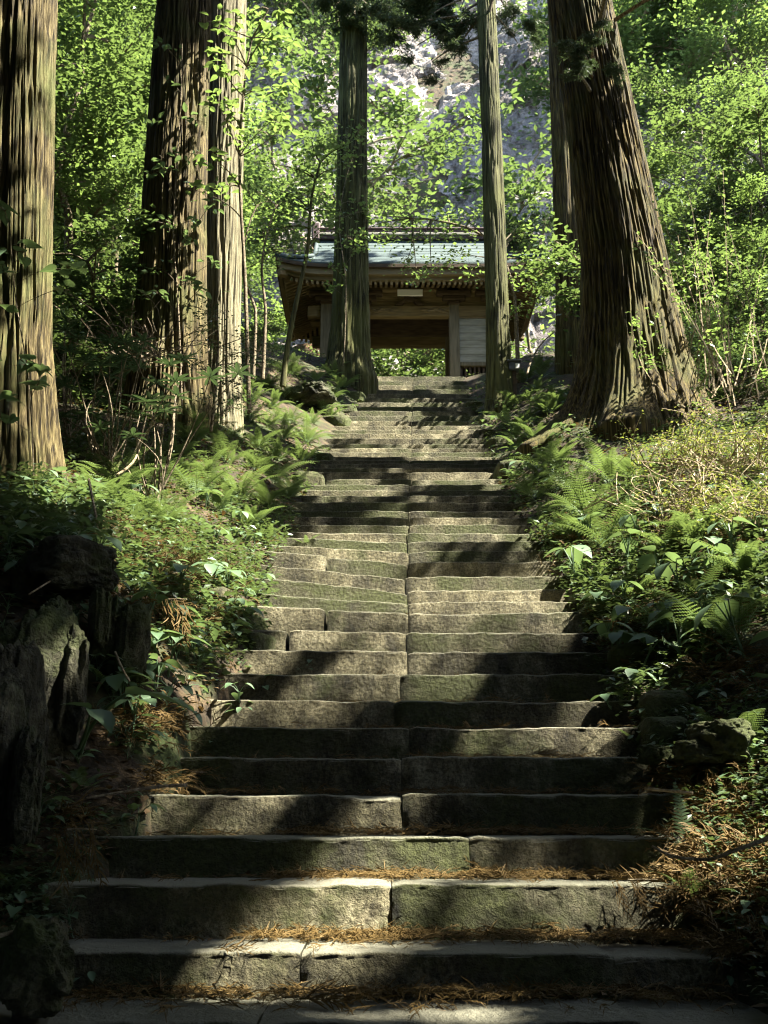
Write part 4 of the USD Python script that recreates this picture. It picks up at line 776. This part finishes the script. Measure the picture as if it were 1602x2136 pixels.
# ---------------------------------------------------------------- ferns
def frond(L, az, e0, seed, lace=False, pairs=24, bend=None):
    r = np.random.default_rng(seed); n = 14; s = np.linspace(0, 1, n); el = e0 - (bend or e0+r.uniform(.1, .5))*s**1.4; st = L/(n-1)
    x = np.r_[0, np.cumsum(np.cos(el[:-1])*st)]; z = np.r_[0, np.cumsum(np.sin(el[:-1])*st)]; ca, sa = math.cos(az), math.sin(az)
    pts = np.stack([x*ca, x*sa, z], 1); mb = MB(); mb.add(*tube(pts, np.linspace(.004, .001, n)*L/.6, 3, False)); side = np.array([-sa, ca, 0])
    for k in range(pairs):
        u = .14+.86*(k+.5)/pairs; p = np.array([np.interp(u, s, pts[:, j]) for j in range(3)]); e = np.interp(u, s, el); tg = np.array([ca*math.cos(e), sa*math.cos(e), math.sin(e)])
        w = L*.16*min(1, (u-.08)/.22)*(1-max(0, u-.35)/.65)**.8 + .006
        for sg in (-1, 1):
            d = sg*side*.94+tg*.34; d /= np.linalg.norm(d); up = np.cross(tg, side); dn = -up*.12 if up[2] > 0 else up*.12
            q = L*.86/pairs*.38
            if not lace:
                m = p+d*w*.5; tip = p+d*w+np.array([0, 0, -.10*w]); mb.add(np.array([p-tg*q, m-tg*q*.95, tip, m+tg*q*.95, p+tg*q]), np.array([[0, 1, 4], [1, 3, 4], [1, 2, 3]]))
            else:
                mpair = 6
                for h in range(mpair):
                    v = (h+.4)/mpair; c = p+d*w*v+np.array([0, 0, -.10*w*v*v]); l2 = q*1.5*(1-v*.75)
                    for s2 in (-1, 1): mb.add(np.array([c-d*w*.06, c+tg*s2*l2+d*w*.05, c+d*w*.10]), np.array([[0, 1, 2]]))
                mb.add(np.array([p-tg*.0015, p+tg*.0015, p+d*w+np.array([0, 0, -.1*w])]), np.array([[0, 1, 2]]))
    return mb.get()
FERN = []
for k, (nf, L, lace) in enumerate([(10, .62, False), (9, .7, True), (12, .55, False), (8, .6, True), (6, .6, False)]):
    path = kindof('fern_kind'); r = np.random.default_rng(50+k)
    for q in range(nf): obj('frond', frond(L*r.uniform(.75, 1.1), q*2*np.pi/nf+r.normal(0, .2), r.uniform(.75, 1.25), 70+k*20+q, lace, 24 if not lace else 20), 'fern_leaf', path)
    FERN.append(path)
frng = np.random.default_rng(31)
f0 = thing('fern', 'bright fern standing over dry litter at the right of the third step', 'fern', hit(1432, 1780)[()])
for q, (L_, a_, e_, b_) in enumerate([(.27, 1.75, 1.5, .35), (.26, 3.0, .8, 1.2), (.15, 2.5, 1.1, .7), (.16, .3, .7, .8)]): obj('frond', frond(L_, a_, e_, 400+q, False, 17, b_), 'fern_leaf', f0)
FL = 'green fern in the dense fern bed left of the upper stairs'; FR = 'green fern among herbs on the right bank below the leaning cedar'; FM = 'green fern in the undergrowth of the left bank'
def fern(px, py, s, label, group=None, kind=None):
    p = hit(px, py)[()]; copy(FERN[kind if kind is not None else frng.integers(5)], 'fern', mat4(p+[0, 0, -.02], frng.uniform(0, 6.28), s), label, 'fern', group)
for px, py, s, kind, lab in [(500, 1045, 1.0, 0, 'upright bright green fern beside the mossy kerb at mid stairs left'), (245, 1040, .9, 2, 'fern with upright fronds right of the left edge trunk foot'), (410, 1040, .95, 1, 'lacy fern between the two upright ferns on the left bank'),
        (1275, 1010, 1.15, 0, 'tall sunlit fern in front of the huge leaning cedar'), (1190, 1030, 1.1, 1, 'feathery sunlit fern left of the tall fern before the leaning cedar'), (1330, 1010, .9, 2, 'shady fern at the foot of the huge leaning cedar'), (1225, 1090, 1.0, 1, 'lacy drooping fern beside the right edge of the middle steps'),
        (1265, 1150, .9, 1, 'lacy fern above the right end of the tilted steps'), (1245, 1215, .55, 0, 'small fern arching towards the right end of the steps'), (1320, 1255, .6, 2, 'upright fern below the broad bright leaves on the right'), (1400, 1330, .75, 1, 'large lacy fern on the right bank beside the lit steps'), (1500, 1330, .65, 0, 'fern with a curved sunlit frond near the right edge'), (1460, 1260, .7, 3, 'feathery fern behind the large lacy fern on the right'),
        (1330, 1560, .32, 4, 'small pale fern frond lying at the right end of the sixth step'), (1440, 1870, .32, 3, 'dull fern hanging over the right end of the second step'), (1560, 1560, .45, 1, 'dark fern near the right picture edge beside the sixth step'), (1490, 1530, .4, 3, 'small lacy fern in front of the dark fern at right edge'),
        (230, 1450, .42, 4, 'small fern beside the cobra lily on the left'), (165, 1650, .36, 4, 'dark fern over the foot of the left rock face'), (60, 1690, .3, 2, 'small fern in the lower left corner rocks'), (20, 1860, .32, 4, 'fern frond poking in at the bottom left edge'), (90, 2010, .22, 4, 'tiny fern on the lowest left boulder'), (560, 1130, .5, 4, 'pale fern fronds reaching over the left end of the tilted steps'), (640, 1140, .35, 4, 'single pale frond over the steps left of the centre joint'),
        (300, 1105, .6, 1, 'lacy fern on the lit left bank above the rock'), (350, 1100, .6, 3, 'feathery fern at the middle of the lit left bank'), (425, 1385, .35, 3, 'small fern in the shade below the lit left bank')]:
    fern(px, py, s, lab, None, kind)
for px, py in [(530, 840), (570, 850), (600, 830), (640, 840), (680, 850), (560, 890), (610, 880), (650, 880), (690, 870), (520, 880), (590, 920), (640, 925), (540, 930), (700, 830), (720, 810), (660, 800), (620, 790), (690, 790), (580, 960), (630, 970), (740, 790), (560, 810), (610, 770), (510, 820)]: [fern(px+frng.normal(0, 14)*q, py+frng.normal(0, 9)*q, frng.uniform(.6, .9), FL, 'ferns left of the upper stairs') for q in (0, 1)]
for px, py in [(430, 900), (470, 930), (400, 930), (360, 960), (320, 980), (480, 970), (530, 980), (440, 990), (380, 1000), (300, 1010), (570, 1010), (460, 1070), (340, 1060), (280, 1080), (200, 1040), (560, 1060), (400, 880), (200, 760), (160, 720), (240, 780), (600, 1040), (520, 1090)]: [fern(px+frng.normal(0, 18)*q, py+frng.normal(0, 12)*q, frng.uniform(.5, .85), FM, 'ferns of the left bank') for q in (0, 1)]
for px, py in [(1080, 850), (1110, 840), (1140, 860), (1100, 880), (1060, 890), (1150, 830), (1120, 920), (1080, 940), (1160, 980), (1130, 1000), (1110, 1040), (1180, 1070), (1200, 1130), (1090, 800), (1130, 790), (1540, 1350), (1400, 1160), (1470, 1130), (1560, 1220)]: [fern(px+frng.normal(0, 18)*q, py+frng.normal(0, 12)*q, frng.uniform(.55, 1.0), FR, 'ferns of the right bank') for q in (0, 1)]

# ---------------------------------------------------------------- herbs with broad leaves
def herb_kind(name, leaf, n, size, h, seed, mat, tilt=.35, whorl=False):
    r = np.random.default_rng(seed); path = kindof(name); sb = MB()
    for k in range(n):
        a = k*2.4+r.uniform(-.3, .3); hh = h*(1 if whorl else r.uniform(.35, 1)); o = np.array([0, 0, hh*.55]); d = np.array([math.cos(a), math.sin(a), 0]); e = o + d*size*(.25 if whorl else r.uniform(.4, 1.1)) + [0, 0, hh*.45]
        sb.add(*tube([o, (o+e)/2+[0, 0, .01], e], [.003*size/.07, .002*size/.07, .0015*size/.07], 4, False)); ti = r.uniform(-.45, .1)
        X = d*math.cos(ti)+np.array([0, 0, math.sin(ti)]); Y = np.array([-d[1], d[0], 0]); R = np.stack([X, Y, np.cross(X, Y)], 1)[None] @ rots(r, 1, .15)*0 + np.stack([X, Y, np.cross(X, Y)], 1)[None]
        obj('leaf', scatter(*leaf, e[None], R, size*r.uniform(.7, 1.2)), mat, path, smooth=True)
    sb.add(*tube([[0, 0, -.05], [.003, 0, h*.3], [0, 0, h*.56]], [.004*size/.07, .0035*size/.07, .003*size/.07], 5, False)); obj('stem', sb.get(), mat, path)
    return path
HB = {'heart': [herb_kind('heart_herb_kind', HEART, n, .075, .14, 200+n, 'herb_leaf') for n in (5, 7, 4)], 'ovate': [herb_kind('ovate_herb_kind', OVATE, n, .09, .16, 210+n, 'herb_leaf') for n in (6, 8)], 'whorl': [herb_kind('whorl_herb_kind', BROAD, n, .12, .20, 220+n, 'herb_leaf', whorl=True) for n in (4, 5)], 'trio': [herb_kind('trio_herb_kind', BROAD, 3, .16, .30, 231, 'herb_leaf', whorl=True)]}
hrng = np.random.default_rng(91)
def herb(kind, px, py, s, label, group=None):
    p = hit(px, py)[()]; L = HB[kind]; copy(L[hrng.integers(len(L))], {'heart': 'heart_leaf_plant', 'ovate': 'leafy_herb', 'whorl': 'leafy_herb', 'trio': 'broad_leaf_plant'}[kind], mat4(p+[0, 0, -.01], hrng.uniform(0, 6.28), s*hrng.uniform(.9, 1.1), hrng.normal(0, .15), hrng.normal(0, .15)), label, 'plant', group)
for kind, px, py, s, lab in [('heart', 285, 1725, .75, 'heart leaved plant at the left end of the third step'), ('heart', 80, 1740, 1.0, 'large heart leaf on the dark soil below the left rocks'), ('heart', 22, 1800, .9, 'heart leaved plant at the left picture edge by the second step'), ('heart', 150, 1935, .75, 'blue green heart leaves at the left end of the second riser'), ('ovate', 145, 1815, .6, 'small pointed leaf trio left of the second step'), ('ovate', 185, 2050, .5, 'little four leaved herb on the shaded lowest riser'), ('ovate', 65, 2085, .5, 'trailing small leaves in the bottom left corner'),
        ('heart', 500, 1465, .8, 'heart leaved plant on the left end of the eighth step'), ('heart', 545, 1450, .8, 'bright heart leaves at the left edge of the eighth step'), ('ovate', 500, 1495, .6, 'pointed herb in front of the seventh step at left'), ('heart', 445, 1575, .6, 'small heart leaves on the fifth step at left'), ('ovate', 640, 1405, .55, 'herb sprouting from the broken ninth step'), ('heart', 650, 1400, .6, 'pale heart leaf under the broken step edge'),
        ('whorl', 1310, 1470, .95, 'broad leaved plant at the right end of the eighth step'), ('whorl', 1275, 1500, .75, 'broad pale leaves over the right end of the seventh step'), ('whorl', 1300, 1370, .9, 'broad leaved plant at the right end of the lit steps'), ('trio', 1370, 1240, 1.0, 'large bright three leaved plant on the right bank'), ('trio', 1430, 1260, .9, 'second bright broad leaved plant right of the large three leaved one'), ('trio', 1490, 1230, .8, 'shaded broad leaf plant near the right edge of the bank'),
        ('heart', 1180, 1220, 1.0, 'heart leaved creeper at the right end of the tilted steps'), ('heart', 1150, 1160, 1.0, 'heart leaved creeper hanging beside the middle steps'), ('heart', 1120, 1100, 1.0, 'creeper with pale leaves right of the middle steps'), ('heart', 1230, 1255, .8, 'pale small creeper on the mossy kerb at right'), ('heart', 1080, 1045, 1.1, 'creeper mat at the right edge where the stairs narrow'), ('heart', 1065, 1000, 1.1, 'creeper leaves beside the shaded upper steps on the right'),
        ('trio', 1560, 1620, .6, 'glossy round leaves at the right edge beside the fifth step'), ('heart', 1530, 1955, .7, 'heart leaves at the right edge beside the lowest step'), ('ovate', 1560, 1900, .6, 'small toothed leaf at the right edge beside the second step'), ('ovate', 1510, 2040, .5, 'small leaves on the dark lower right corner'), ('ovate', 1580, 1960, .7, 'dark leaf cluster in the lower right corner')]:
    herb(kind, px, py, s, lab)
def mass(n, x0, x1, y0, y1, kinds, s0, s1, lab, group):
    k = 0
    while k < n:
        px, py = hrng.uniform(x0, x1), hrng.uniform(y0, y1); p = hit(px, py)[()]
        if not (xl(p[1])-.02 > p[0] or p[0] > xr(p[1])+.02): k += .2; continue
        herb(kinds[hrng.integers(len(kinds))], px, py, hrng.uniform(s0, s1)*1.0, lab, group); k += 1
mass(120, 150, 560, 1060, 1340, ['ovate', 'heart', 'ovate', 'whorl'], .6, 1.15, 'leafy green herb of the sunlit left bank above the rocks', 'herbs on the sunlit left bank')
mass(34, 0, 200, 1020, 1180, ['heart', 'heart', 'ovate'], 1.0, 1.5, 'broad leaved herb at the foot of the left edge trunk', 'herbs at the left trunk foot')
mass(52, 240, 540, 1320, 1570, ['ovate', 'whorl', 'heart'], .6, 1.15, 'leafy herb in the shade beside the left end of the steps', 'herbs shading the left step ends')
mass(88, 1180, 1602, 1040, 1420, ['ovate', 'heart', 'whorl', 'trio'], .6, 1.15, 'leafy herb on the right bank beside the lit steps', 'herbs on the right bank')
mass(38, 1350, 1602, 1420, 1700, ['ovate', 'ovate', 'heart'], .5, .85, 'dark leafy herb on the lower right bank', 'herbs on the lower right bank')
mass(40, 1000, 1180, 820, 1080, ['heart', 'ovate'], 1.0, 1.5, 'small herb beside the right edge of the upper stairs', 'herbs right of the upper stairs')
t = thing('cobra_lily', 'cobra lily with one big wavy leaf over the left step ends', 'plant')
b = hit(165, 1580)[()]; e1, e2 = P(262, 1448, 4.0), P(190, 1480, 4.0)
obj('stem', tube(smooth_path([b, (b+e1)/2+[-.03, 0, .02], e1], 10), np.linspace(.011, .006, 10), 6), 'herb_leaf', t, smooth=True); obj('stem', tube(smooth_path([b+[-.02, 0, 0], (b+e2)/2, e2], 8), np.linspace(.009, .005, 8), 6), 'herb_leaf', t, smooth=True)
for e, d, s in ((e1, (1, -.25, .02), .30), (e2, (.7, -.6, -.3), .17), (e2, (-.6, -.6, .3), .13)):
    X = np.array(d)/np.linalg.norm(d); Y = np.cross([0, 0, 1], X); Y /= np.linalg.norm(Y); v, f = BROAD; v = v.copy(); v[:, 2] += .03*np.sin(v[:, 0]*22)*np.abs(v[:, 1])*3
    obj('leaf', scatter(v, f, e[None], np.stack([X, Y, np.cross(X, Y)], 1)[None], s), 'herb_leaf', t, smooth=True)

# ---------------------------------------------------------------- uncountable ground cover, dead leaves and dry cedar litter
grng = np.random.default_rng(12)
def bankpts(n, y0, y1, w, pw=1.0):
    y = y0*(y1/y0)**grng.uniform(0, 1, n); side = grng.integers(0, 2, n)*2-1; d = w*(y/8)**.6*grng.uniform(0, 1, n)**pw - .03
    x = np.where(side < 0, xl(y)-d, xr(y)+d); return np.stack([x, y, ground(x, y)], -1)
def patchy(p, thr, f=1.1, seed=4): return p[noise(np.stack([p[:, 0]*f, p[:, 1]*f, 0*p[:, 0]], -1), seed) > thr]
mb = MB()
p = np.vstack([patchy(bankpts(30000, 2.4, 23, 4.2), .30), patchy(bankpts(16000, 3.6, 10, 2.6), .42, 1.7, 6)]); p = np.repeat(p, 3, 0); s = grng.uniform(.018, .05, len(p))*np.clip((p[:, 1]/5)**.45, .7, 2)
p = p + grng.normal(0, 1, p.shape)*s[:, None]*[1, 1, .3] + [0, 0, .012]; p[:, 2] += grng.uniform(0, .08, len(p))
mb.add(*scatter(*LEAF2, p, rots(grng, len(p), .4), s)); p = patchy(bankpts(7500, 5.5, 12, 3.0), .45, 1.3, 14); p = np.repeat(p, 4, 0); p = p + grng.normal(0, .03, p.shape) + [0, 0, .08]; p[:, 2] += grng.uniform(-.05, .10, len(p))
mb.add(*scatter(*LEAF2, p, rots(grng, len(p), .45), grng.uniform(.03, .075, len(p))))
obj('ground_cover', mb.get(), 'cover_leaf', kind='stuff', label='small green ground cover leaves on both banks', cat='ground cover')
mb = MB(); p = patchy(bankpts(22000, 2.6, 14, 3.0), .33, 1.6, 8)
mb.add(*scatter(*LEAF2, p+np.stack([0*p[:, 0], 0*p[:, 0], grng.uniform(.01, .05, len(p))], -1), rots(grng, len(p), .3), grng.uniform(.02, .08, len(p))))
i = grng.integers(0, 9, 900); x = SXL[i]+(SXR[i]-SXL[i])*grng.uniform(0, 1, 900); y = SY[i+1]-grng.uniform(.0, .12, 900)
mb.add(*scatter(*LEAF2, np.stack([x, y, SZ[i]+.014], -1), rots(grng, 900, .25), grng.uniform(.012, .04, 900))); obj('fallen_leaves', mb.get(), 'dead_leaf', kind='stuff', label='brown fallen leaves scattered over banks and steps', cat='fallen leaves')
def dry_spray(seed, L=.22):
    r = np.random.default_rng(seed); mb = MB(); n = 7; c = r.normal(0, .25); s = np.linspace(0, 1, n); ang = c*s; x = np.r_[0, np.cumsum(np.cos(ang[:-1]))]*L/(n-1); y = np.r_[0, np.cumsum(np.sin(ang[:-1]))]*L/(n-1)
    main = np.stack([x, y, .01*np.sin(s*3)], 1); mb.add(*tube(main, np.linspace(.0022, .001, n), 3, False))
    for k in range(9):
        u = .12+.85*k/9; o = np.array([np.interp(u, s, main[:, j]) for j in range(3)]); a = np.interp(u, s, ang)+(1 if k % 2 else -1)*r.uniform(.25, .6); l = L*.42*(1-u*.55)*r.uniform(.7, 1.2); e = o+[l*math.cos(a), l*math.sin(a), r.normal(0, .02)]
        mb.add(*tube([o, (o+e)/2+[0, 0, .006], e], [.0026, .0032, .0010], 3, False))
    return mb.get()
DRY = [dry_spray(s) for s in range(6)]
def litter(name, pos, s, label, tilt=.18, mat='dry_spray'):
    mb = MB(); w = grng.integers(0, 6, len(pos)); R = rots(grng, len(pos), tilt); s = np.broadcast_to(s, (len(pos),))
    for k in range(6):
        m = w == k
        if m.any(): mb.add(*scatter(*DRY[k], pos[m], R[m], s[m]))
    obj(name, mb.get(), mat, kind='stuff', label=label, cat='litter')
pos = []
for i in range(8): n = 90 - i*7; pos.append(np.stack([SXL[i]+(SXR[i]-SXL[i])*grng.uniform(.03, .97, n), SY[i]+.03+(SY[i+1]-SY[i]-.03)*grng.uniform(0, 1, n)**.5, np.full(n, SZ[i]+.010)], -1))
for i, n, a, b in ((0, 420, .1, .95), (1, 560, .28, .98), (2, 430, .3, .95), (3, 300, .3, .9), (4, 120, .0, .9), (5, 110, .5, .9), (6, 90, .4, .8), (7, 50, .2, .9), (8, 60, .3, .9), (10, 50, .6, 1), (11, 60, .2, 1)):
    x = SXL[i]+(SXR[i]-SXL[i])*grng.uniform(a, b, n); pos.append(np.stack([x, SY[i+1]-.01-np.abs(grng.normal(0, .05, n)), np.full(n, SZ[i]+.008)+grng.uniform(0, .022, n)], -1))
litter('cedar_litter', np.vstack(pos), grng.uniform(.18, .6, sum(map(len, pos))), 'orange brown dry cedar sprays along the backs of the treads', .12)
def pilepts(specs):
    out = []
    for px, py, rx, ry, n in specs:
        a = grng.normal(0, .55, (n, 2)); h = hit(px+a[:, 0]*rx, py+a[:, 1]*ry); out.append(h+np.stack([0*h[:, 0], 0*h[:, 0], grng.uniform(.005, .05, n)], -1))
    return np.vstack(out)
pp = pilepts([(1480, 1660, 90, 50, 160), (1510, 1800, 110, 80, 420), (1520, 1880, 90, 60, 220), (1450, 1640, 60, 40, 80), (1560, 1990, 60, 40, 80), (340, 1270, 80, 50, 240), (440, 1290, 60, 50, 200), (300, 1520, 90, 30, 130), (400, 1190, 140, 50, 420), (60, 1010, 60, 40, 120), (1400, 1100, 150, 70, 420), (1500, 1180, 110, 60, 320), (1530, 1400, 90, 60, 200), (1300, 1300, 70, 50, 160), (350, 1640, 50, 15, 50), (140, 1720, 30, 20, 40), (1450, 1290, 120, 60, 300), (1180, 1140, 50, 40, 120), (250, 1130, 120, 50, 220), (1220, 900, 80, 40, 150)])
litter('cedar_litter', pp, grng.uniform(.35, .85, len(pp)), 'orange brown dry cedar litter heaped on both banks', .45)
def big_spray(px, py, D, s, lab, drape=False, az=0):
    t = thing('dry_cedar_spray', lab, 'dry spray'); c = P(px, py, D) if D else hit(px, py)[()]+[0, 0, .04]; r = np.random.default_rng(int(px)); mb = MB()
    for k in range(9):
        a = az+r.normal(0, .4); v, f = DRY[k % 6]
        if drape: X = np.array([math.cos(a)*.35, -.25, -1]); 
        else: X = np.array([math.cos(a), math.sin(a)*.6, r.normal(.02, .12)])
        X /= np.linalg.norm(X); Y = np.cross([0.3, 1, .2], X); Y /= np.linalg.norm(Y); mb.add(*scatter(v, f, (c+r.normal(0, .025, 3)*[1.6, .4, .3])[None], np.stack([X, Y, np.cross(X, Y)], 1)[None], s*r.uniform(.7, 1.2)))
    obj('needles', mb.get(), 'dry_spray', t, kind='stuff'); obj('twig', tube([c-[.0, 0, 0], c+np.array([math.cos(az), math.sin(az)*.5, 0.02])*.05, c+np.array([math.cos(az), math.sin(az)*.5, .0])*.10], [.003, .0025, .002], 5), 'dry_twig', t)
big_spray(1310, 1835, SY[2]-.045, .55, 'dry cedar spray draped over the edge of the second step at right', True)
big_spray(400, 1610, SY[5]-.06, .7, 'dry cedar spray hanging at the left end of the fifth step', False, .9)
big_spray(640, 2075, SY[1]-.18, .7, 'sunlit heap of dry cedar spray at the foot of the lowest riser'); big_spray(930, 2110, SY[1]-.20, .6, 'star shaped dry cedar spray on the bottom slab', False, 2.2)
big_spray(1545, 1830, None, .8, 'large dry cedar branchlet lying on the lower right bank', False, 2.4); big_spray(1480, 1665, None, .7, 'dry cedar branchlet at the right end of the fourth step', False, -.4); big_spray(1110, 1572, SY[5]+.2, .5, 'dry spray lying on the fifth step right of centre')
big_spray(350, 1250, 5.2, 1.1, 'dry orange spray hanging down the left bank beside the rock', True); big_spray(140, 1730, 3.6, .8, 'small orange dry spray on dark soil at lower left', True); big_spray(450, 1985, SY[1]+.03, .5, 'yellowed dry spray on the lowest tread at left')

mass(34, 0, 290, 1130, 1420, ['heart', 'ovate'], .6, 1.0, 'heart leaved creeper growing over the left rock face', 'creepers on the left rocks')
mass(22, 0, 300, 1400, 1760, ['heart', 'ovate', 'heart'], .4, .75, 'small shaded plant in the dark hollow below the left rocks', 'plants below the left rocks')
mass(16, 0, 170, 1760, 2080, ['heart', 'ovate'], .35, .6, 'small shaded plant beside the lowest left step ends', 'plants at the lowest left steps')
mass(16, 1430, 1602, 1700, 2080, ['heart', 'ovate', 'ovate'], .3, .6, 'small plant among dry litter on the lower right bank', 'plants in the lower right litter')
mass(22, 1150, 1602, 1120, 1480, ['ovate', 'heart'], .4, .8, 'leafy herb on the right bank beside the lit steps', 'herbs on the right bank')
# fallen twigs and branches
def twig(pts, r0, r1, lab, mat='dry_twig'):
    t = obj('fallen_branch', tube(smooth_path([P(*q) for q in pts], 16), np.linspace(r0, r1, 16), 6), mat, smooth=True, label=lab, cat='branch')
twig([(1360, 1765, 3.45), (1420, 1790, 3.4), (1470, 1793, 3.36), (1530, 1775, 3.3), (1610, 1745, 3.25)], .004, .008, 'curved bare branch lying across the litter on the lower right bank')
twig([(180, 1665, 4.0), (280, 1648, 4.1), (340, 1640, 4.15), (390, 1638, 4.2)], .004, .008, 'long thin branch lying on the left end of the fourth step', 'twig_bark')
twig([(1345, 1645, 4.1), (1400, 1650, 4.05), (1445, 1655, 4.0)], .007, .007, 'short stick on the right end of the fourth step')
twig([(185, 1000, 6.6), (205, 1100, 6.2), (222, 1180, 5.6)], .010, .007, 'brown vine stem leaning over the left rock'); twig([(60, 1240, 4.5), (100, 1215, 4.6), (160, 1183, 4.8)], .004, .004, 'thin grey twig lying on the left boulder'); twig([(240, 1360, 4.6), (258, 1400, 4.5), (270, 1420, 4.4)], .006, .005, 'short stick leaning beside the hollow rock'); twig([(0, 1952, 2.85), (30, 1943, 2.9), (62, 1933, 2.95)], .006, .004, 'pale stick at the bottom left picture edge')
twig([(245, 990, 7.9), (280, 960, 8.0), (300, 910, 8.1), (325, 880, 8.2)], .012, .008, 'pale crooked stem in the left undergrowth'); twig([(1250, 1040, 8.5), (1330, 1090, 8.2), (1350, 1140, 8)], .006, .006, 'thin dead stem on the right bank below the tall fern'); twig([(1100, 780, 17), (1120, 730, 17.5), (1160, 690, 18)], .02, .012, 'thin dead branch right of the slender cedar', 'twig_bark')
# tangles of dry twigs and low shrubs
def tangle(name, lab, px, py, D, w, h, n, seed, mat, leaves=0, lmat='yellow_herb', curl=.25, ls=.03):
    r = np.random.default_rng(seed); t = thing(name, lab, 'shrub'); mb, lb = MB(), MB(); c = P(px, py, D); c[2] = max(c[2], ground(c[0], c[1])+.05)
    for k in range(n):
        a = c + r.normal(0, .4, 3)*[w, w*.8, 0] + [0, 0, -.1]; e = a + np.array([r.normal(0, .6)*w, r.normal(0, .4)*w, abs(r.normal(.6, .35))*h]); m = (a+e)/2 + r.normal(0, curl, 3)*w
        pts = smooth_path([a, m, e], 7); mb.add(*tube(pts, np.linspace(.006, .0025, 7)*max(1, D/8), 3, False))
        if leaves:
            u = r.uniform(.45, 1, leaves); q = np.stack([np.interp(u, np.linspace(0, 1, 7), pts[:, j]) for j in range(3)], -1) + r.normal(0, .03, (leaves, 3)); lb.add(*scatter(*LEAF1, q, rots(r, leaves, .6), r.uniform(.6, 1.3, leaves)*ls))
    obj('stems', mb.get(), mat, t, kind='stuff')
    if lb.n: obj('leaves', lb.get(), lmat, t, kind='stuff')
tangle('dry_bush', 'tangle of pale dry twigs on the right bank below the huge cedar', 1440, 1030, 8.3, .5, .35, 90, 1, 'dry_twig')
for px, py, D, w, h, sd, lab in [(1440, 960, 8.9, .45, .55, 2, 'low shrub of fine yellow green leaves at the right of the huge cedar foot'), (1540, 970, 8.7, .5, .6, 3, 'fine leaved yellow green shrub beside the right picture edge'), (1500, 1060, 7.9, .45, .4, 4, 'small leaved shrub over the dry twig tangle at right'), (1590, 1090, 7.2, .4, .4, 7, 'fine leaved shrub cut by the right picture edge')]: tangle('low_shrub', lab, px, py, D, w, h*.8, 80, sd, 'dry_twig', 20, 'yellow_herb')
tangle('dead_branches', 'bundle of dry dead twigs caught against the massive dark cedar', 300, 720, 11.2, .6, .5, 80, 5, 'twig_bark', curl=.18)
tangle('tall_shrub', 'tall bare stemmed shrub right of the huge leaning cedar', 1500, 800, 11.5, .8, 2.6, 45, 6, 'dry_twig', 30, 'bright_leaf', .12, .07)

# foliage that grows out of the cliff
cr = np.random.default_rng(64); n = 26000; X = cr.uniform(-26, 26, n); Z = cr.uniform(12, 46, n); q = noise(np.stack([X*.35, Z*.35, 0*X], -1), 12); m = q > .54; X, Z = X[m], Z[m]
Y = 29.0 + .43*(Z-10) + cr.uniform(-1.6, .8, len(X)); obj('cliff_foliage', scatter(*LEAF1, np.stack([X, Y, Z], -1), rots(cr, len(X), .7), cr.uniform(.12, .32, len(X))), 'bright_leaf', kind='stuff', label='pale green leaves growing out of the cliff behind the gate', cat='foliage')

# alike trees, shrubs and ferns are told apart by what they stand beside
REGION = [(118, 'behind the left edge trunk'), (290, 'between the two leftmost cedars'), (520, 'behind the two left cedars'), (690, 'between the pale cedar and the gate'), (1015, 'behind the gate'), (1170, 'between the slender and leaning cedars'), (1340, 'behind the leaning cedar'), (9999, 'right of the leaning cedar')]
FREG = [(150, 'at the left edge trunk'), (300, 'before the left cedars'), (450, 'under the massive dark cedar'), (560, 'under the pale cedar'), (860, 'at the left kerb of the stairs'), (1120, 'at the right kerb of the stairs'), (1300, 'left of the leaning cedar foot'), (9999, 'right of the leaning cedar foot')]
WORD = {'maple_tree': 'green maple', 'broadleaf_tree': 'yellow green tree', 'evergreen_tree': 'dark evergreen tree', 'shrub': 'green shrub', 'evergreen_shrub': 'dark glossy shrub', 'fern': 'green fern'}
ORD = ['first', 'second', 'third', 'fourth', 'fifth', 'sixth', 'seventh', 'eighth', 'ninth', 'tenth', 'eleventh', 'twelfth']
bins = {}
for prim, name, group, loc in REG:
    if name not in WORD: continue
    px, py, zc = pix(loc); far = zc > (24 if name != 'fern' else 12)
    where = next(w for lim, w in (FREG if name == 'fern' else REGION) if px < lim)
    bins.setdefault((WORD[name], 'far' if far else 'near', where), []).append((px, prim))
for (w, f, where), L in bins.items():
    L.sort(key=lambda q: q[0])
    for k, (px, prim) in enumerate(L):
        prim.SetCustomDataByKey('label', f'{f} {w} {where}' + ('' if len(L) == 1 else f', {ORD[k]} from left' if k < 12 else ', one of the rightmost'))
